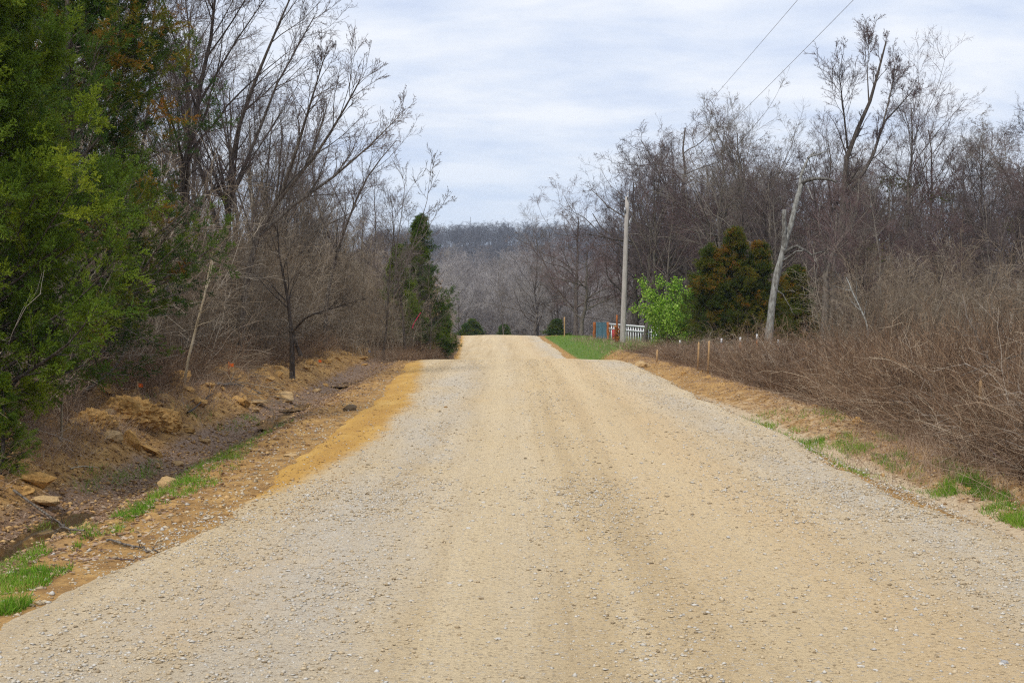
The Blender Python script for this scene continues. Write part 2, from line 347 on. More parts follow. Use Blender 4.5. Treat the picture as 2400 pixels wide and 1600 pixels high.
# ---- road
def road_mat():
    m, nt, b, out = newmat('graded gravel')
    t = N(nt, 'ShaderNodeTexCoord'); v = t.outputs['Object']
    mp = N(nt, 'ShaderNodeMapping'); mp.inputs['Scale'].default_value = (1, .022, 1); L(nt, v, mp.inputs[0])
    streak = noise(nt, 2.6, 6, .66, mp.outputs[0], dist=.12)
    mp2 = N(nt, 'ShaderNodeMapping'); mp2.inputs['Scale'].default_value = (1, .28, 1); L(nt, v, mp2.inputs[0])
    patch = noise(nt, .95, 6, .68, mp2.outputs[0], dist=.3)
    fine = noise(nt, 38, 6, .75, v); mid = noise(nt, 9, 5, .7, v)
    base = ramp(nt, streak, [(.34, (.52, .385, .21)), (.5, (.62, .475, .275)), (.66, (.70, .555, .345))])
    base = mixc(nt, ramp(nt, patch, [(.54, 0.), (.74, .55)]), base, (.62, .42, .18))
    base = mixc(nt, mth(nt, 'MULTIPLY', attr(nt, 'warm'), ramp(nt, noise(nt, .9, 5, .65, mp2.outputs[0]), [(.3, .2), (.6, 1.)])), base, (.66, .475, .26))
    gm = mth(nt, 'MULTIPLY', attr(nt, 'grey'), ramp(nt, noise(nt, 1.1, 5, .65, mp2.outputs[0]), [(.32, .15), (.6, 1.)]), True)
    base = mixc(nt, gm, base, (.575, .505, .40))
    base = mixc(nt, attr(nt, 'track'), base, (.70, .555, .34))
    cl_ = ramp(nt, mth(nt, 'ADD', attr(nt, 'clay'), mth(nt, 'ADD', mth(nt, 'MULTIPLY', mth(nt, 'SUBTRACT', mid, .5), .9), mth(nt, 'MULTIPLY', mth(nt, 'SUBTRACT', noise(nt, 1.6, 4, .6, v), .5), .9))), [(.22, 0.), (.5, .55), (.78, 1.)])
    clay = ramp(nt, noise(nt, 2.2, 5, .6, mp2.outputs[0]), [(.3, (.40, .21, .04)), (.55, (.50, .285, .058)), (.75, (.60, .39, .12))])
    base = mixc(nt, cl_, base, clay)
    vo = N(nt, 'ShaderNodeTexVoronoi'); vo.inputs['Scale'].default_value = 42; L(nt, v, vo.inputs['Vector'])
    sv = N(nt, 'ShaderNodeSeparateColor'); L(nt, vo.outputs['Color'], sv.inputs[0])
    spk = mth(nt, 'MULTIPLY', mth(nt, 'GREATER_THAN', sv.outputs[0], .62), mth(nt, 'LESS_THAN', vo.outputs['Distance'], .42))
    spk = mth(nt, 'MULTIPLY', spk, mth(nt, 'SUBTRACT', 1., mth(nt, 'MULTIPLY', cl_, .8)))
    scol = ramp(nt, sv.outputs[1], [(0, (.17, .12, .07)), (.3, (.36, .28, .18)), (.6, (.52, .46, .37)), (.85, (.58, .56, .52)), (1, (.36, .37, .39))])
    base = mixc(nt, mth(nt, 'MULTIPLY', spk, .55), base, scol)
    base = mixc(nt, ramp(nt, fine, [(.30, .75), (.47, 0.)]), base, (.20, .13, .065))
    base = mixc(nt, ramp(nt, fine, [(.56, 0.), (.72, .4)]), base, (.72, .60, .42))
    L(nt, base, b.inputs['Base Color']); L(nt, mth(nt, 'SUBTRACT', .95, mth(nt, 'MULTIPLY', cl_, .12)), b.inputs['Roughness'])
    h = mth(nt, 'ADD', mth(nt, 'MULTIPLY', fine, .9), mth(nt, 'ADD', mth(nt, 'MULTIPLY', spk, .35), mid))
    h = mth(nt, 'MULTIPLY', h, mth(nt, 'SUBTRACT', 1., mth(nt, 'MULTIPLY', cl_, .55)))
    bump(nt, b, h, 1.0, .03)
    return m
def ground_mat():
    m, nt, b, out = newmat('earth')
    t = N(nt, 'ShaderNodeTexCoord'); v = t.outputs['Object']
    mid = noise(nt, 3.2, 6, .68, v); fine = noise(nt, 21, 6, .72, v); big = noise(nt, .5, 4, .6, v)
    j = mth(nt, 'MULTIPLY', mth(nt, 'SUBTRACT', mid, .5), .9)
    def mk(a): return ramp(nt, mth(nt, 'ADD', attr(nt, a), j), [(.36, 0.), (.64, 1.)])
    litter = ramp(nt, fine, [(.28, (.08, .05, .034)), (.48, (.20, .135, .09)), (.68, (.34, .245, .17))])
    litter = mixc(nt, ramp(nt, big, [(.4, 0.), (.7, .5)]), litter, (.12, .085, .06))
    dirt = ramp(nt, mid, [(.3, (.19, .10, .035)), (.5, (.37, .21, .07)), (.7, (.56, .35, .125))])
    dirt = mixc(nt, ramp(nt, fine, [(.3, .6), (.5, 0.)]), dirt, (.09, .052, .026))
    mud = ramp(nt, fine, [(.3, (.11, .062, .034)), (.5, (.22, .135, .078)), (.72, (.38, .27, .19))])
    grs = ramp(nt, fine, [(.3, (.035, .07, .008)), (.5, (.08, .16, .014)), (.7, (.17, .23, .03))])
    grs = mixc(nt, ramp(nt, mid, [(.5, 0.), (.75, .6)]), grs, (.24, .19, .09))
    sandy = ramp(nt, fine, [(.3, (.36, .26, .155)), (.6, (.56, .44, .29))])
    c = mixc(nt, mk('dirt'), litter, dirt); c = mixc(nt, mk('mud'), c, mud); c = mixc(nt, mk('grass'), c, grs); c = mixc(nt, mk('sandy'), c, sandy)
    L(nt, c, b.inputs['Base Color'])
    L(nt, mth(nt, 'SUBTRACT', .95, mth(nt, 'MULTIPLY', mk('mud'), .3)), b.inputs['Roughness'])
    bump(nt, b, mth(nt, 'ADD', mth(nt, 'MULTIPLY', fine, .5), mid), .9, .06)
    return m
M['road'] = road_mat(); M['ground'] = ground_mat()
# ------------------------------------------------------------------ ground
def axis(segs):
    a = []
    for lo, hi, st in segs: a += list(np.arange(lo, hi, st))
    return np.array(a + [segs[-1][1]])
xs = axis([(-1000, -600, 100), (-600, -100, 50), (-100, -30, 6), (-30, -12, .9), (-12, -8.5, .25), (-8.5, -2.4, .07), (-2.4, 2.4, .6), (2.4, 6.2, .07), (6.2, 10, .25), (10, 30, .9), (30, 100, 6), (100, 600, 50), (600, 1000, 100)])
ys = np.concatenate([[-60, -30, -10, 0, 3], 5 * np.exp(np.linspace(0, math.log(140 / 5), 400)), np.arange(150, 450, 10), np.arange(460, 1301, 30)])
X, Y = np.meshgrid(xs, ys); Z = H(X, Y); U = X - xc(Y)
Z = Z - .05 * (sstep(2.75, 2.45, -U)) * (sstep(3.3, 3.0, U)) * (1 - sstep(140, 170, Y))
def grid_faces(nr, nc):
    i = np.arange(nr - 1)[:, None] * nc + np.arange(nc - 1)[None]
    return np.stack([i, i + 1, i + nc + 1, i + nc], -1).reshape(-1, 4)
nf = 1 - sstep(110, 150, Y)
bankn = fbm(X * .7, Y * .5, 71, 3)
dirt = nf * np.clip(sstep(2.2, 2.8, -U) * (1 - sstep(6.0, 6.9, -U)) * (1 - .6 * sstep(46, 54, Y)) + sstep(3.0, 3.4, U) * (1 - sstep(4.9, 5.6, U)), 0, 1)
mud = np.interp(Y, [0, 45, 60], [1, 1, 0]) * np.clip(np.exp(-((U + 4.7) / .5) ** 2) * .95 + .42 * np.exp(-((U + 4.2) / 1.0) ** 2), 0, 1)
sandy = np.interp(Y, [0, 24, 34], [1, 1, 0]) * np.exp(-((U - 3.62) / .2) ** 2) * .95 + np.interp(Y, [0, 26, 36], [.42, .42, 0]) * sstep(3.7, 4.0, U) * (1 - sstep(4.9, 5.4, U))
gm = np.zeros_like(X)
def grassmask(x, y):
    u = x - xc(y)
    g = sstep(62, 72, y) * (1 - sstep(118, 126, y)) * sstep(3.4, 4.0, u) * (1 - sstep(9, 14, u)) * np.interp(y, [60, 75, 90], [.55, .75, 1])
    return g
gm = grassmask(X, Y)
me = mesh_np('ground', np.stack([X, Y, Z], -1), grid_faces(len(ys), len(xs)), smooth=True,
             attrs=dict(dirt=dirt.ravel(), mud=mud.ravel(), grass=gm.ravel(), sandy=sandy.ravel()))
ground = tag(obj('ground', me, M['ground']), 'brown earth with leaf litter on both sides of the road', None, None, 'structure')
# ---- road sheet
us = np.arange(-3.9, 4.05, .055); ry = 4 * np.exp(np.linspace(0, math.log(150 / 4), 520)); ry = np.concatenate([[-12, -4, 0, 2.5], ry])
UU, RY = np.meshgrid(us, ry); RX = UU + xc(RY)
edge = np.minimum(UU - (np.interp(RY, [0, 14, 30, 44, 52, 62, 80], [-2.78, -2.75, -2.95, -3.45, -3.4, -3.4, -3.3]) - np.interp(RY, [6, 9, 11], [.55, .3, 0]) + .22 * (fbm(RY * .35, RY * 0, 81, 3) - .5) * 2 ), (np.interp(RY, [0, 25, 44, 52, 62], [3.36, 3.36, 3.6, 3.5, 3.3]) + .25 * (fbm(RY * .4, RY * 0, 91, 3) - .5) * 2) - UU)
edge = edge + .16 * (fbm(RX * 3, RY * 3, 95, 3) - .5)
RZ = H0(RX, RY) + .03 - .12 * sstep(.1, -.22, edge)
RZ = RZ + (fbm(RX * 1.1, RY * .25, 101, 3) - .5) * .035 + (fbm(RX * 7, RY * 5, 111, 2) - .5) * .008 * (1 - sstep(20, 50, RY))
def clay_at(u, y):
    ed = np.interp(y, [0, 10.5, 13, 18, 24, 32, 40, 46, 60, 80, 100, 125], [-5, -3.6, -2.5, -2.12, -2.1, -2.35, -2.75, -3.15, -3.2, -3.0, -3.0, -3.2]) + .22 * (fbm(y * .6, y * 0, 121, 3) - .5)
    return sstep(.3, -.3, u - ed)
clay = clay_at(UU, RY)
track = .5 * np.exp(-((UU + .55) / .28) ** 2) + .45 * np.exp(-((UU - 1.25) / .3) ** 2)
grey = np.clip(.75 * np.exp(-((UU - 2.75) / .6) ** 2) + .95 * np.exp(-((UU + 1.55) / .7) ** 2) * (1 - sstep(30, 50, RY)) + .25 * np.exp(-((UU + .35) / .35) ** 2) + .2 * sstep(45, 60, RY) + .35 * sstep(11, 8, RY) * sstep(-1.6, -2.4, UU), 0, 1)
me = mesh_np('gravel_road', np.stack([RX, RY, RZ], -1), grid_faces(len(ry), len(us)), smooth=True, attrs=dict(warm=np.clip(.75 * np.exp(-((UU - 1.5) / .9) ** 2) + .8 * np.exp(-((UU + 1.9) / .5) ** 2) * sstep(10.5, 8.5, RY) * sstep(6.4, 7.2, RY), 0, 1).ravel(), clay=clay.ravel(), grey=grey.ravel(), track=(track * (.5 + fbm(UU * 3, RY * .3, 141, 3))).ravel()))
road = tag(obj('gravel_road', me, M['road']), 'tan graded gravel road running straight away over a dip', None, None, 'structure')
def Rz(x, y): return H0(x, y) + .03 + (fbm(x * 1.1, y * .25, 101, 3) - .5) * .035
# ---- gravel stones
def stones(x, y, z, s, rg):
    n = len(x)
    base = np.array([[1, 0, 0], [0, 1, 0], [-1, 0, 0], [0, -1, 0], [0, 0, 1], [0, 0, -1.]])
    V = base[None] * (1 + rg.uniform(-.35, .35, (n, 6, 1))) + rg.normal(0, .16, (n, 6, 3))
    V = V * s[:, None, None] * np.stack([rg.uniform(.8, 1.35, n), rg.uniform(.7, 1.1, n), rg.uniform(.4, .75, n)], -1)[:, None]
    a = rg.uniform(0, 6.28, n); ca, sa = np.cos(a)[:, None], np.sin(a)[:, None]
    V = np.stack([V[..., 0] * ca - V[..., 1] * sa, V[..., 0] * sa + V[..., 1] * ca, V[..., 2]], -1)
    V += np.stack([x, y, z], -1)[:, None]
    f = np.array([[0, 1, 4], [1, 2, 4], [2, 3, 4], [3, 0, 4], [1, 0, 5], [2, 1, 5], [3, 2, 5], [0, 3, 5]])
    F = (np.arange(n)[:, None, None] * 6 + f[None]).reshape(-1, 3)
    return V.reshape(-1, 3), F
g = np.random.default_rng(21)
def scatter_gravel(n, y0, y1, smin, smax, edge_bias=.5):
    y = np.exp(g.uniform(math.log(y0), math.log(y1), n)); u = g.uniform(-2.95, 3.5, n)
    keep = g.uniform(0, 1, n) < (.3 + .7 * np.clip(np.exp(-((u - 2.8) / .7) ** 2) + np.exp(-((u + 2.4) / .6) ** 2) * (y < 14) + .7 * np.exp(-((u + 1.4) / .4) ** 2) + .6 * np.exp(-((u - .35) / .3) ** 2), 0, 1)) * (1 - .8 * clay_at(u, y)) * (1 - .7 * np.exp(-((u + .55) / .28) ** 2) - .6 * np.exp(-((u - 1.25) / .3) ** 2))
    keep &= g.uniform(0, 1, n) < .25 + 1.2 * fbm(u * 1.2, y * .4, 131, 2) ** 2 * 2
    y, u = y[keep], u[keep]; x = u + xc(y); s = smin * (smax / smin) ** (g.uniform(0, 1, len(x)) ** 2.2)
    return x, y, Rz(x, y) + s * .2, s
parts = []; tn = []
for a in ((60000, 5.5, 14, .0045, .016), (30000, 11, 45, .009, .022)):
    x, y, z, s = scatter_gravel(*a); V, F = stones(x, y, z, s, g); t = np.repeat(np.clip(g.beta(2.2, 2.0, len(x)), 0, 1), 6); parts.append((V, F, t))
# loose stones along the left shoulder, ditch side and right verge
n = 10000; y = np.exp(g.uniform(math.log(6), math.log(48), n)); left = g.uniform(0, 1, n) < .5
u = np.where(left, -2.75 - g.gamma(1.6, .35, n), 3.4 + g.gamma(1.3, .3, n)); x = u + xc(y); s = .006 * (4.5) ** (g.uniform(0, 1, n) ** 2.5)
V, F = stones(x, y, H(x, y) + s * .2, s, g); parts.append((V, F, np.repeat(g.beta(1.6, 2.6, n), 6)))
V, F, t = join(parts)
tag(obj('gravel', mesh_np('gravel', V, F, t), M['gravel'], road), kind='stuff')
# ---- single stones one can pick out on the road
def rock_mesh(name, seed, flat=.6, sub=2, amp=.35):
    import bmesh
    bm = bmesh.new(); bmesh.ops.create_icosphere(bm, subdivisions=sub, radius=1)
    rg = np.random.default_rng(seed); ax = nrm(rg.normal(size=(7, 3))); cut = rg.uniform(.45, .9, 7)
    for v in bm.verts:
        p = np.array(v.co)
        for a_, c_ in zip(ax, cut):
            d = p @ a_
            if d > c_: p = p - (d - c_) * a_
        p = p * (1 + amp * .3 * rg.uniform(-1, 1)); p[2] *= flat; v.co = p
    me = bpy.data.meshes.new(name); bm.to_mesh(me); bm.free(); return me
sm = [rock_mesh('stone', 200 + i, .5, 1) for i in range(6)]
k = 0; g2 = np.random.default_rng(33)
for m_ in sm: m_.materials.append(M['stone'])
while k < 260:
    y = math.exp(g2.uniform(math.log(6.2), math.log(16))); u = g2.uniform(-2.9, 3.4)
    if g2.uniform() > .35 + .65 * math.exp(-((u - 2.5) / 1.1) ** 2): continue
    x = u + float(xc(y)); o = obj('stone', sm[k % 6], None, road)
    s = g2.uniform(.011, .021) * (1 + max(0, y - 8) * .03)
    o.location = (x, y, float(Rz(np.array([x]), np.array([y]))[0]) + s * .22); o.rotation_euler = (0, 0, g2.uniform(0, 6.28)); o.scale = (s * g2.uniform(.9, 1.3), s, s)
    k += 1
# ------------------------------------------------------------------ puddles
def puddle_mat():
    m, nt, b, out = newmat('muddy water')
    b.inputs['Base Color'].default_value = (.06, .04, .02, 1); b.inputs['Roughness'].default_value = .05; b.inputs['Specular IOR Level'].default_value = .5
    bump(nt, b, noise(nt, 9, 2), .05, .01); return m
M['water'] = puddle_mat()
def blob(cx, cy, z, rx, ry_, seed, n=40):
    a = np.linspace(0, 2 * math.pi, n, endpoint=False); r = 1 + .35 * (fbm(np.cos(a) * 1.5 + 7, np.sin(a) * 1.5 + seed, seed, 3) - .5) * 2
    V = np.concatenate([[[cx, cy, z]], np.stack([cx + rx * r * np.cos(a), cy + ry_ * r * np.sin(a), np.full(n, z)], -1)])
    F = np.array([[0, i + 1, (i + 1) % n + 1] for i in range(n)]); return V, F
for i, (cx, cy, rx, ry_, lab) in enumerate([(-4.38, 12.6, .74, 2.3, 'long brown puddle in the ditch beside the near cedar'), (-4.42, 26.6, .33, 1.5, 'dark puddle in the ditch opposite the clay strip'),
                              (-4.05, 24.4, .26, 1.0, 'small puddle at the foot of the road shoulder'), (-4.5, 29.6, .36, 1.3, 'narrow puddle farther along the ditch'), (-4.5, 38.5, .45, 1.6, 'far puddle in the ditch below the dirt bank')]):
    yy = np.linspace(-.7, .7, 7) * ry_; zz = float(min(Hs(cx + dx, cy + dy) for dx in (-.3 * rx, 0, .3 * rx) for dy in yy)) + .045
    V, F = blob(cx, cy, zz, rx, ry_, 300 + i)
    tag(obj('puddle', mesh_np('puddle', V, F), M['water']), lab, None, None, 'structure')
# ------------------------------------------------------------------ tree templates
def make_tree_mesh(name, trunk, r0, seed, L1, L2, L3, L4=None, extra=None, sides=7):
    """trunk: (K+1,3) polyline; L*: dicts for grow()"""
    rg = np.random.default_rng(seed)
    Pt = np.asarray(trunk, float)[None]; k1 = Pt.shape[1]
    R = (r0 * (1 - .86 * np.linspace(0, 1, k1) ** .9))[None]; R[0, 0] *= 1.25
    tr = [tubes(Pt, R, sides)]
    st = [(Pt, R)]
    for e, er in (extra or []):
        e = np.asarray(e, float)[None]; ER = (er * (1 - .85 * np.linspace(0, 1, e.shape[1])))[None]
        tr.append(tubes(e, ER, 6)); st.append((e, ER))
    p1s, r1s = [], []
    for (a, b_) in st:
        p, r = grow(a, b_, rg=rg, **L1); p1s.append(p); r1s.append(r)
    p1 = np.concatenate(p1s); r1 = np.concatenate(r1s); tr.append(tubes(p1, r1, 5))
    cr = []
    p2, r2 = grow(p1, r1, rg=rg, **L2); cr.append(tubes(p2, r2, 4))
    p3, r3 = grow(p2, r2, rg=rg, **L3); cr.append(tubes(p3, r3, 3))
    if L4:
        p4, r4 = grow(p3, r3, rg=rg, **L4); cr.append(tubes(p4, r4, 3))
    V, F, _ = join(tr); mt = mesh_np(name + '_trunk', V, F, smooth=True)
    V, F, _ = join(cr); mc = mesh_np(name + '_crown', V, F)
    return mt, mc
def wob_trunk(h, seed, lean=(0, 0), wob=.05, K=10):
    rg = np.random.default_rng(seed); z = np.linspace(0, h, K + 1); x = np.cumsum(rg.normal(0, wob, K + 1) * h / K); y = np.cumsum(rg.normal(0, wob, K + 1) * h / K)
    x -= x[0]; y -= y[0]; t = z / h
    return np.stack([x + lean[0] * t ** 1.4, y + lean[1] * t ** 1.4, z], -1)
D_ = dict
TW = .0035
UP = []   # upright hardwoods, about 10 m
for i in range(4):
    UP.append(make_tree_mesh('upright_tree', wob_trunk(10, 400 + i, wob=.09), .13, 500 + i,
        D_(n=17, t0=.2, t1=.97, a0=20, a1=48, ratio=.52, K=7, wob=.11, up=.07, rr=.55),
        D_(n=9, t0=.15, t1=.98, a0=22, a1=50, ratio=.48, K=4, wob=.13, up=.06, rr=.55, rmin=.006),
        D_(n=7, t0=.12, t1=1, a0=25, a1=55, ratio=.5, K=3, wob=.15, up=.05, rr=.6, rmin=.0045),
        D_(n=5, t0=.15, t1=1, a0=25, a1=55, ratio=.6, K=2, wob=.15, up=.03, rr=.7, rmin=TW)))
SP = []   # wide spreading oaks, about 11 m
for i in range(2):
    SP.append(make_tree_mesh('spreading_tree', wob_trunk(9, 420 + i, wob=.12), .20, 520 + i,
        D_(n=17, t0=.2, t1=.98, a0=40, a1=80, ratio=.66, K=8, wob=.18, up=.06, rr=.55),
        D_(n=11, t0=.12, t1=1, a0=30, a1=65, ratio=.42, K=5, wob=.2, up=.06, rr=.5, rmin=.008),
        D_(n=7, t0=.12, t1=1, a0=30, a1=65, ratio=.5, K=3, wob=.2, up=.03, rr=.6, rmin=.006),
        D_(n=7, t0=.12, t1=1, a0=30, a1=65, ratio=.65, K=2, wob=.2, up=.03, rr=.7, rmin=.0055)))
SL = []   # slender pole trees, about 8 m
for i in range(3):
    SL.append(make_tree_mesh('slender_tree', wob_trunk(8, 440 + i, lean=(.6, .2), wob=.07), .07, 540 + i,
        D_(n=22, t0=.2, t1=.98, a0=25, a1=55, ratio=.32, K=5, wob=.12, up=.06, rr=.5, rmin=.008),
        D_(n=8, t0=.15, t1=1, a0=25, a1=55, ratio=.5, K=3, wob=.14, up=.04, rr=.6, rmin=.005),
        D_(n=6, t0=.15, t1=1, a0=25, a1=55, ratio=.6, K=2, wob=.14, up=.02, rr=.7, rmin=TW),
        D_(n=2, t0=.2, t1=1, a0=25, a1=55, ratio=.6, K=1, wob=.1, up=0, rr=.7, rmin=TW)))
print('templates', round(time.time() - T0, 1))
def put_tree(name, tpl, x, y, h, h0, label, group=None, twig='twig', brk='bark', rz=None, tilt=(0, 0), sink=.1, widen=1.):
    rz = rng.uniform(0, 6.28) if rz is None else rz
    t = thing(name, label, 'tree', (x, y, Hs(x, y) - sink), rz, group)
    s = h / h0; t.scale = (s * widen, s * widen, s); t.rotation_euler = (tilt[0], tilt[1], rz)
    obj('trunk', tpl[0], M[brk], t); obj('crown', tpl[1], M[twig], t)
    return t
def leaves(p, n_per, size, spread, rg, aspect=.45, tint=None):
    """small leaf quads round the points p (n,3)"""
    m = len(p) * n_per
    c = np.repeat(p, n_per, 0) + rg.normal(0, spread, (m, 3))
    a = nrm(rg.normal(size=(m, 3))); b_ = nrm(np.cross(a, rg.normal(size=(m, 3)))); s = size * rg.uniform(.6, 1.3, m)[:, None]
    V = np.stack([c - a * s, c + b_ * s * aspect, c + a * s, c - b_ * s * aspect], 1).reshape(-1, 3)
    F = (np.arange(m)[:, None] * 4 + np.arange(4)[None])
    t = np.repeat(np.repeat(tint, n_per) if tint is not None else rg.uniform(0, 1, m), 4)
    return V, F, t
def spray_mesh(name, seed, ln=.20, n1=11, bl=.027, wd=.0031):
    """a feathery cedar spray along +Z: side twiglets with narrow scale-leaf blades"""
    rg = np.random.default_rng(seed); ax = path(np.zeros((1, 3)), np.array([[0, 0, 1.]]), np.array([ln]), 4, rg, .12)
    R = np.linspace(.0022, .001, 5)[None]; p1, r1 = grow(ax, R, n1, .05, .98, 28, 55, .5, 2, rg, wob=.1, up=.0, rr=.7, rmin=.001)
    allp = np.concatenate([p1, ax[:, [0, 2, 4]]]); per = 11; m = len(allp) * per; i = np.repeat(np.arange(len(allp)), per); t = rg.uniform(.05, 1.02, (m, 1))
    A, B, Cc = allp[i, 0], allp[i, 1], allp[i, 2]; c = np.where(t < .5, A + (B - A) * t * 2, B + (Cc - B) * (t * 2 - 1)); T = nrm(Cc - A)
    q = rg.normal(size=(m, 3)); q = nrm(q - (q * T).sum(1, keepdims=True) * T); d = nrm(T + q * rg.uniform(.4, .9, (m, 1))); sd_ = nrm(np.cross(d, rg.normal(size=(m, 3))))
    l_ = bl * rg.uniform(.6, 1.3, (m, 1)); w_ = wd * rg.uniform(.7, 1.3, (m, 1))
    V = np.stack([c - sd_ * w_ * .6, c + sd_ * w_ * .6, c + d * l_ * .6 + sd_ * w_, c + d * l_, c + d * l_ * .6 - sd_ * w_], 1).reshape(-1, 3); F4 = np.arange(m)[:, None] * 5
    tint = np.repeat(np.clip(rg.normal(.38, .07, m) + .12 * (c[:, 2] / ln - .5), 0, 1), 5)
    return mesh_np(name, V, [F4 + np.array([[0, 1, 2, 4]]), F4 + np.array([[4, 2, 3]])], tint)
SPRAY = [spray_mesh('cedar_spray', 610 + i) for i in range(5)]
SPRAYC = {k_: template_coll(k_ + '_spray', [m_.copy() for m_ in SPRAY], M[k_]) for k_ in ('cedar', 'cedar_dark', 'cedar_rust')}
def cedar_parts(name, h, rad, seed, nb=95, n2=9, n3=4, prof=.75, rust=.1, tops=1, low=.04, wid=.75, ang=(50, 80), upc=.06):
    rg = np.random.default_rng(seed); tr = []; P1 = []; R1 = []
    for q in range(tops):
        off = np.array([(q - (tops - 1) / 2) * rad * wid, rg.uniform(-.3, .3), 0]); hh = h * (1 - ((.0, .0, .0) if tops == 1 else (.13, .0, .10))[q])
        tk = wob_trunk(hh, seed + 5 + q, wob=.03, K=10); tk[:, :2] += off[:2] * sstep(0, .35, tk[:, 2:3] / hh)
        R = np.linspace(.12 * h / 6, .008, 11)[None]; tr.append(tubes(tk[None], R, 7))
        lf = lambda t, r_, m: (rad / (tops ** .45)) * (1.03 - t) ** prof * np.minimum(1, .7 + t * 2.5) * r_.uniform(.45, 1.22, m)
        p, r = grow(tk[None], R, nb, low, .985, ang[0], ang[1], 0, 6, rg, wob=.08, up=upc, rr=.3, rmin=.005, lenf=lf); P1.append(p); R1.append(r)
    p1 = np.concatenate(P1); r1 = np.concatenate(R1); tr.append(tubes(p1, r1, 4))
    zt = p1[:, 0, 2] / h; b1 = rg.normal(0, .10, len(p1)); isr = rg.uniform(0, 1, len(p1)) < rust * np.interp(zt, [0, .35, .55, 1], [.15, .35, 1.4, 2.6])
    p2, r2 = grow(p1, r1, n2, .22, 1, 25, 62, .42, 4, rg, wob=.12, up=.05, rr=.6, rmin=.003); tr.append(tubes(p2, r2, 3))
    b2 = np.repeat(b1, n2); i2 = np.repeat(isr, n2) & (rg.uniform(0, 1, len(b2)) < .75)
    b2 = np.where(i2, rg.uniform(.18, .42, len(b2)), b2 + rg.normal(0, .06, len(b2)))
    # sprays along the second order branches
    n = len(p2) * n3; i = np.repeat(np.arange(len(p2)), n3); t = np.tile(np.linspace(.2, 1, n3), len(p2)) + rg.uniform(-.08, .08, n); f = np.clip(t, 0, .999) * 4; k_ = f.astype(int); f = (f - k_)[:, None]
    A, B = p2[i, k_], p2[i, k_ + 1]; pos = A + (B - A) * f; T = nrm(B - A); d = nrm(T * .9 + rg.normal(0, .38, (n, 3)) + [0, 0, .1])
    V, F, _ = join(tr); mt = mesh_np(name + '_trunk', V, F, smooth=True)
    return mt, pos, dir_euler(d, rg), rg.uniform(.5, 1.2, n), rg.integers(0, 5, n), b2[i]
def put_cedar(name, tpl, x, y, s, label, mat, rz=0., group=None, wid=1., sink=.1, cat='tree', spr=1., rusty=True):
    t = thing(name, label, cat, (x, y, Hs(x, y) - sink), rz, group); t.scale = (s * wid, s * wid, s)
    obj('trunk', tpl[0], M['bark'], t)
    f = mass('foliage', SPRAYC[mat], tpl[1], tpl[2], tpl[3] * spr, tpl[4], t, tpl[5] if rusty else np.where(tpl[5] > .3, 0, tpl[5])); f['kind'] = 'stuff'; return t
cedA = cedar_parts('cedar_near', 5.0, 1.9, 601, nb=135, n2=11, n3=7, rust=.0, prof=.5)
cedB = cedar_parts('cedar_tall', 8.0, 2.65, 602, nb=160, n2=12, n3=6, rust=.15, prof=.6)
cedC = cedar_parts('cedar_far', 5.5, 2.9, 603, nb=95, n2=10, n3=5, rust=.13, prof=.86, tops=3, wid=.36, ang=(40, 75), upc=.10)
cedD = cedar_parts('cedar_slim', 5.5, 1.9, 604, nb=95, n2=10, n3=5, rust=.12, prof=.95)
put_cedar('cedar_tree', cedA, -5.75, 15.2, 1.0, 'olive green cedar at the left edge, nearest the camera', 'cedar', .4)
put_cedar('young_cedar', cedD, P(-5, 0, 14.6).x, 14.6, .2, 'young low cedar at the left edge below the near cedar', 'cedar', 1.9, wid=1.25, spr=1.0, rusty=False)
put_cedar('cedar_tree', cedB, -6.25, 20.0, 1.0, 'tall dark cedar with rusty tips behind the near olive cedar', 'cedar_dark', 1.1)
put_cedar('cedar_tree', cedD, P(975, 0, 62).x, 62, 1.08, 'dark green cedar at the far end of the left thicket', 'cedar_dark', 2.2, wid=.95, spr=1.2, rusty=False)
put_cedar('cedar_tree', cedD, P(925, 0, 58).x, 58, .74, 'smaller cedar half hidden by bare stems left of the far dark cedar', 'cedar', 1.2, wid=.95, spr=1.3, rusty=False)
put_cedar('cedar_shrub', cedD, P(1028, 0, 74).x, 74, .5, 'low green cedar shrub jutting out behind the far dark cedar', 'cedar_dark', .3, wid=1.15, cat='shrub', spr=2.2, rusty=False)
put_cedar('cedar_tree', cedC, P(1722, 0, 57).x, 57, .97, 'several topped rusty green cedar beside the bright green bush', 'cedar_rust', .1, wid=1.08, spr=1.3)
put_cedar('cedar_tree', cedD, P(1855, 0, 64).x, 64, .72, 'small dark cedar right of the pale dead trunk', 'cedar_rust', 2.0, wid=1.2, spr=2.2)
put_cedar('cedar_shrub', cedC, P(1105, 0, 165).x, 165, .72, 'wide olive evergreen in the hollow beyond the far crest', 'cedar_dark', .8, wid=1.3, cat='shrub', spr=2.2, rusty=False)
put_cedar('cedar_shrub', cedD, P(1180, 0, 172).x, 172, .7, 'smaller evergreen right of the wide olive one beyond the crest', 'cedar_dark', 2.8, cat='shrub', spr=2.4, wid=1.4, rusty=False)
put_cedar('cedar_shrub', cedD, P(1300, 0, 150).x, 150, .5, 'dark evergreen shrub behind the grass left of the dark trunk', 'cedar_dark', 2.0, wid=1.9, cat='shrub', spr=2.4, rusty=False)
print('cedars', round(time.time() - T0, 1))
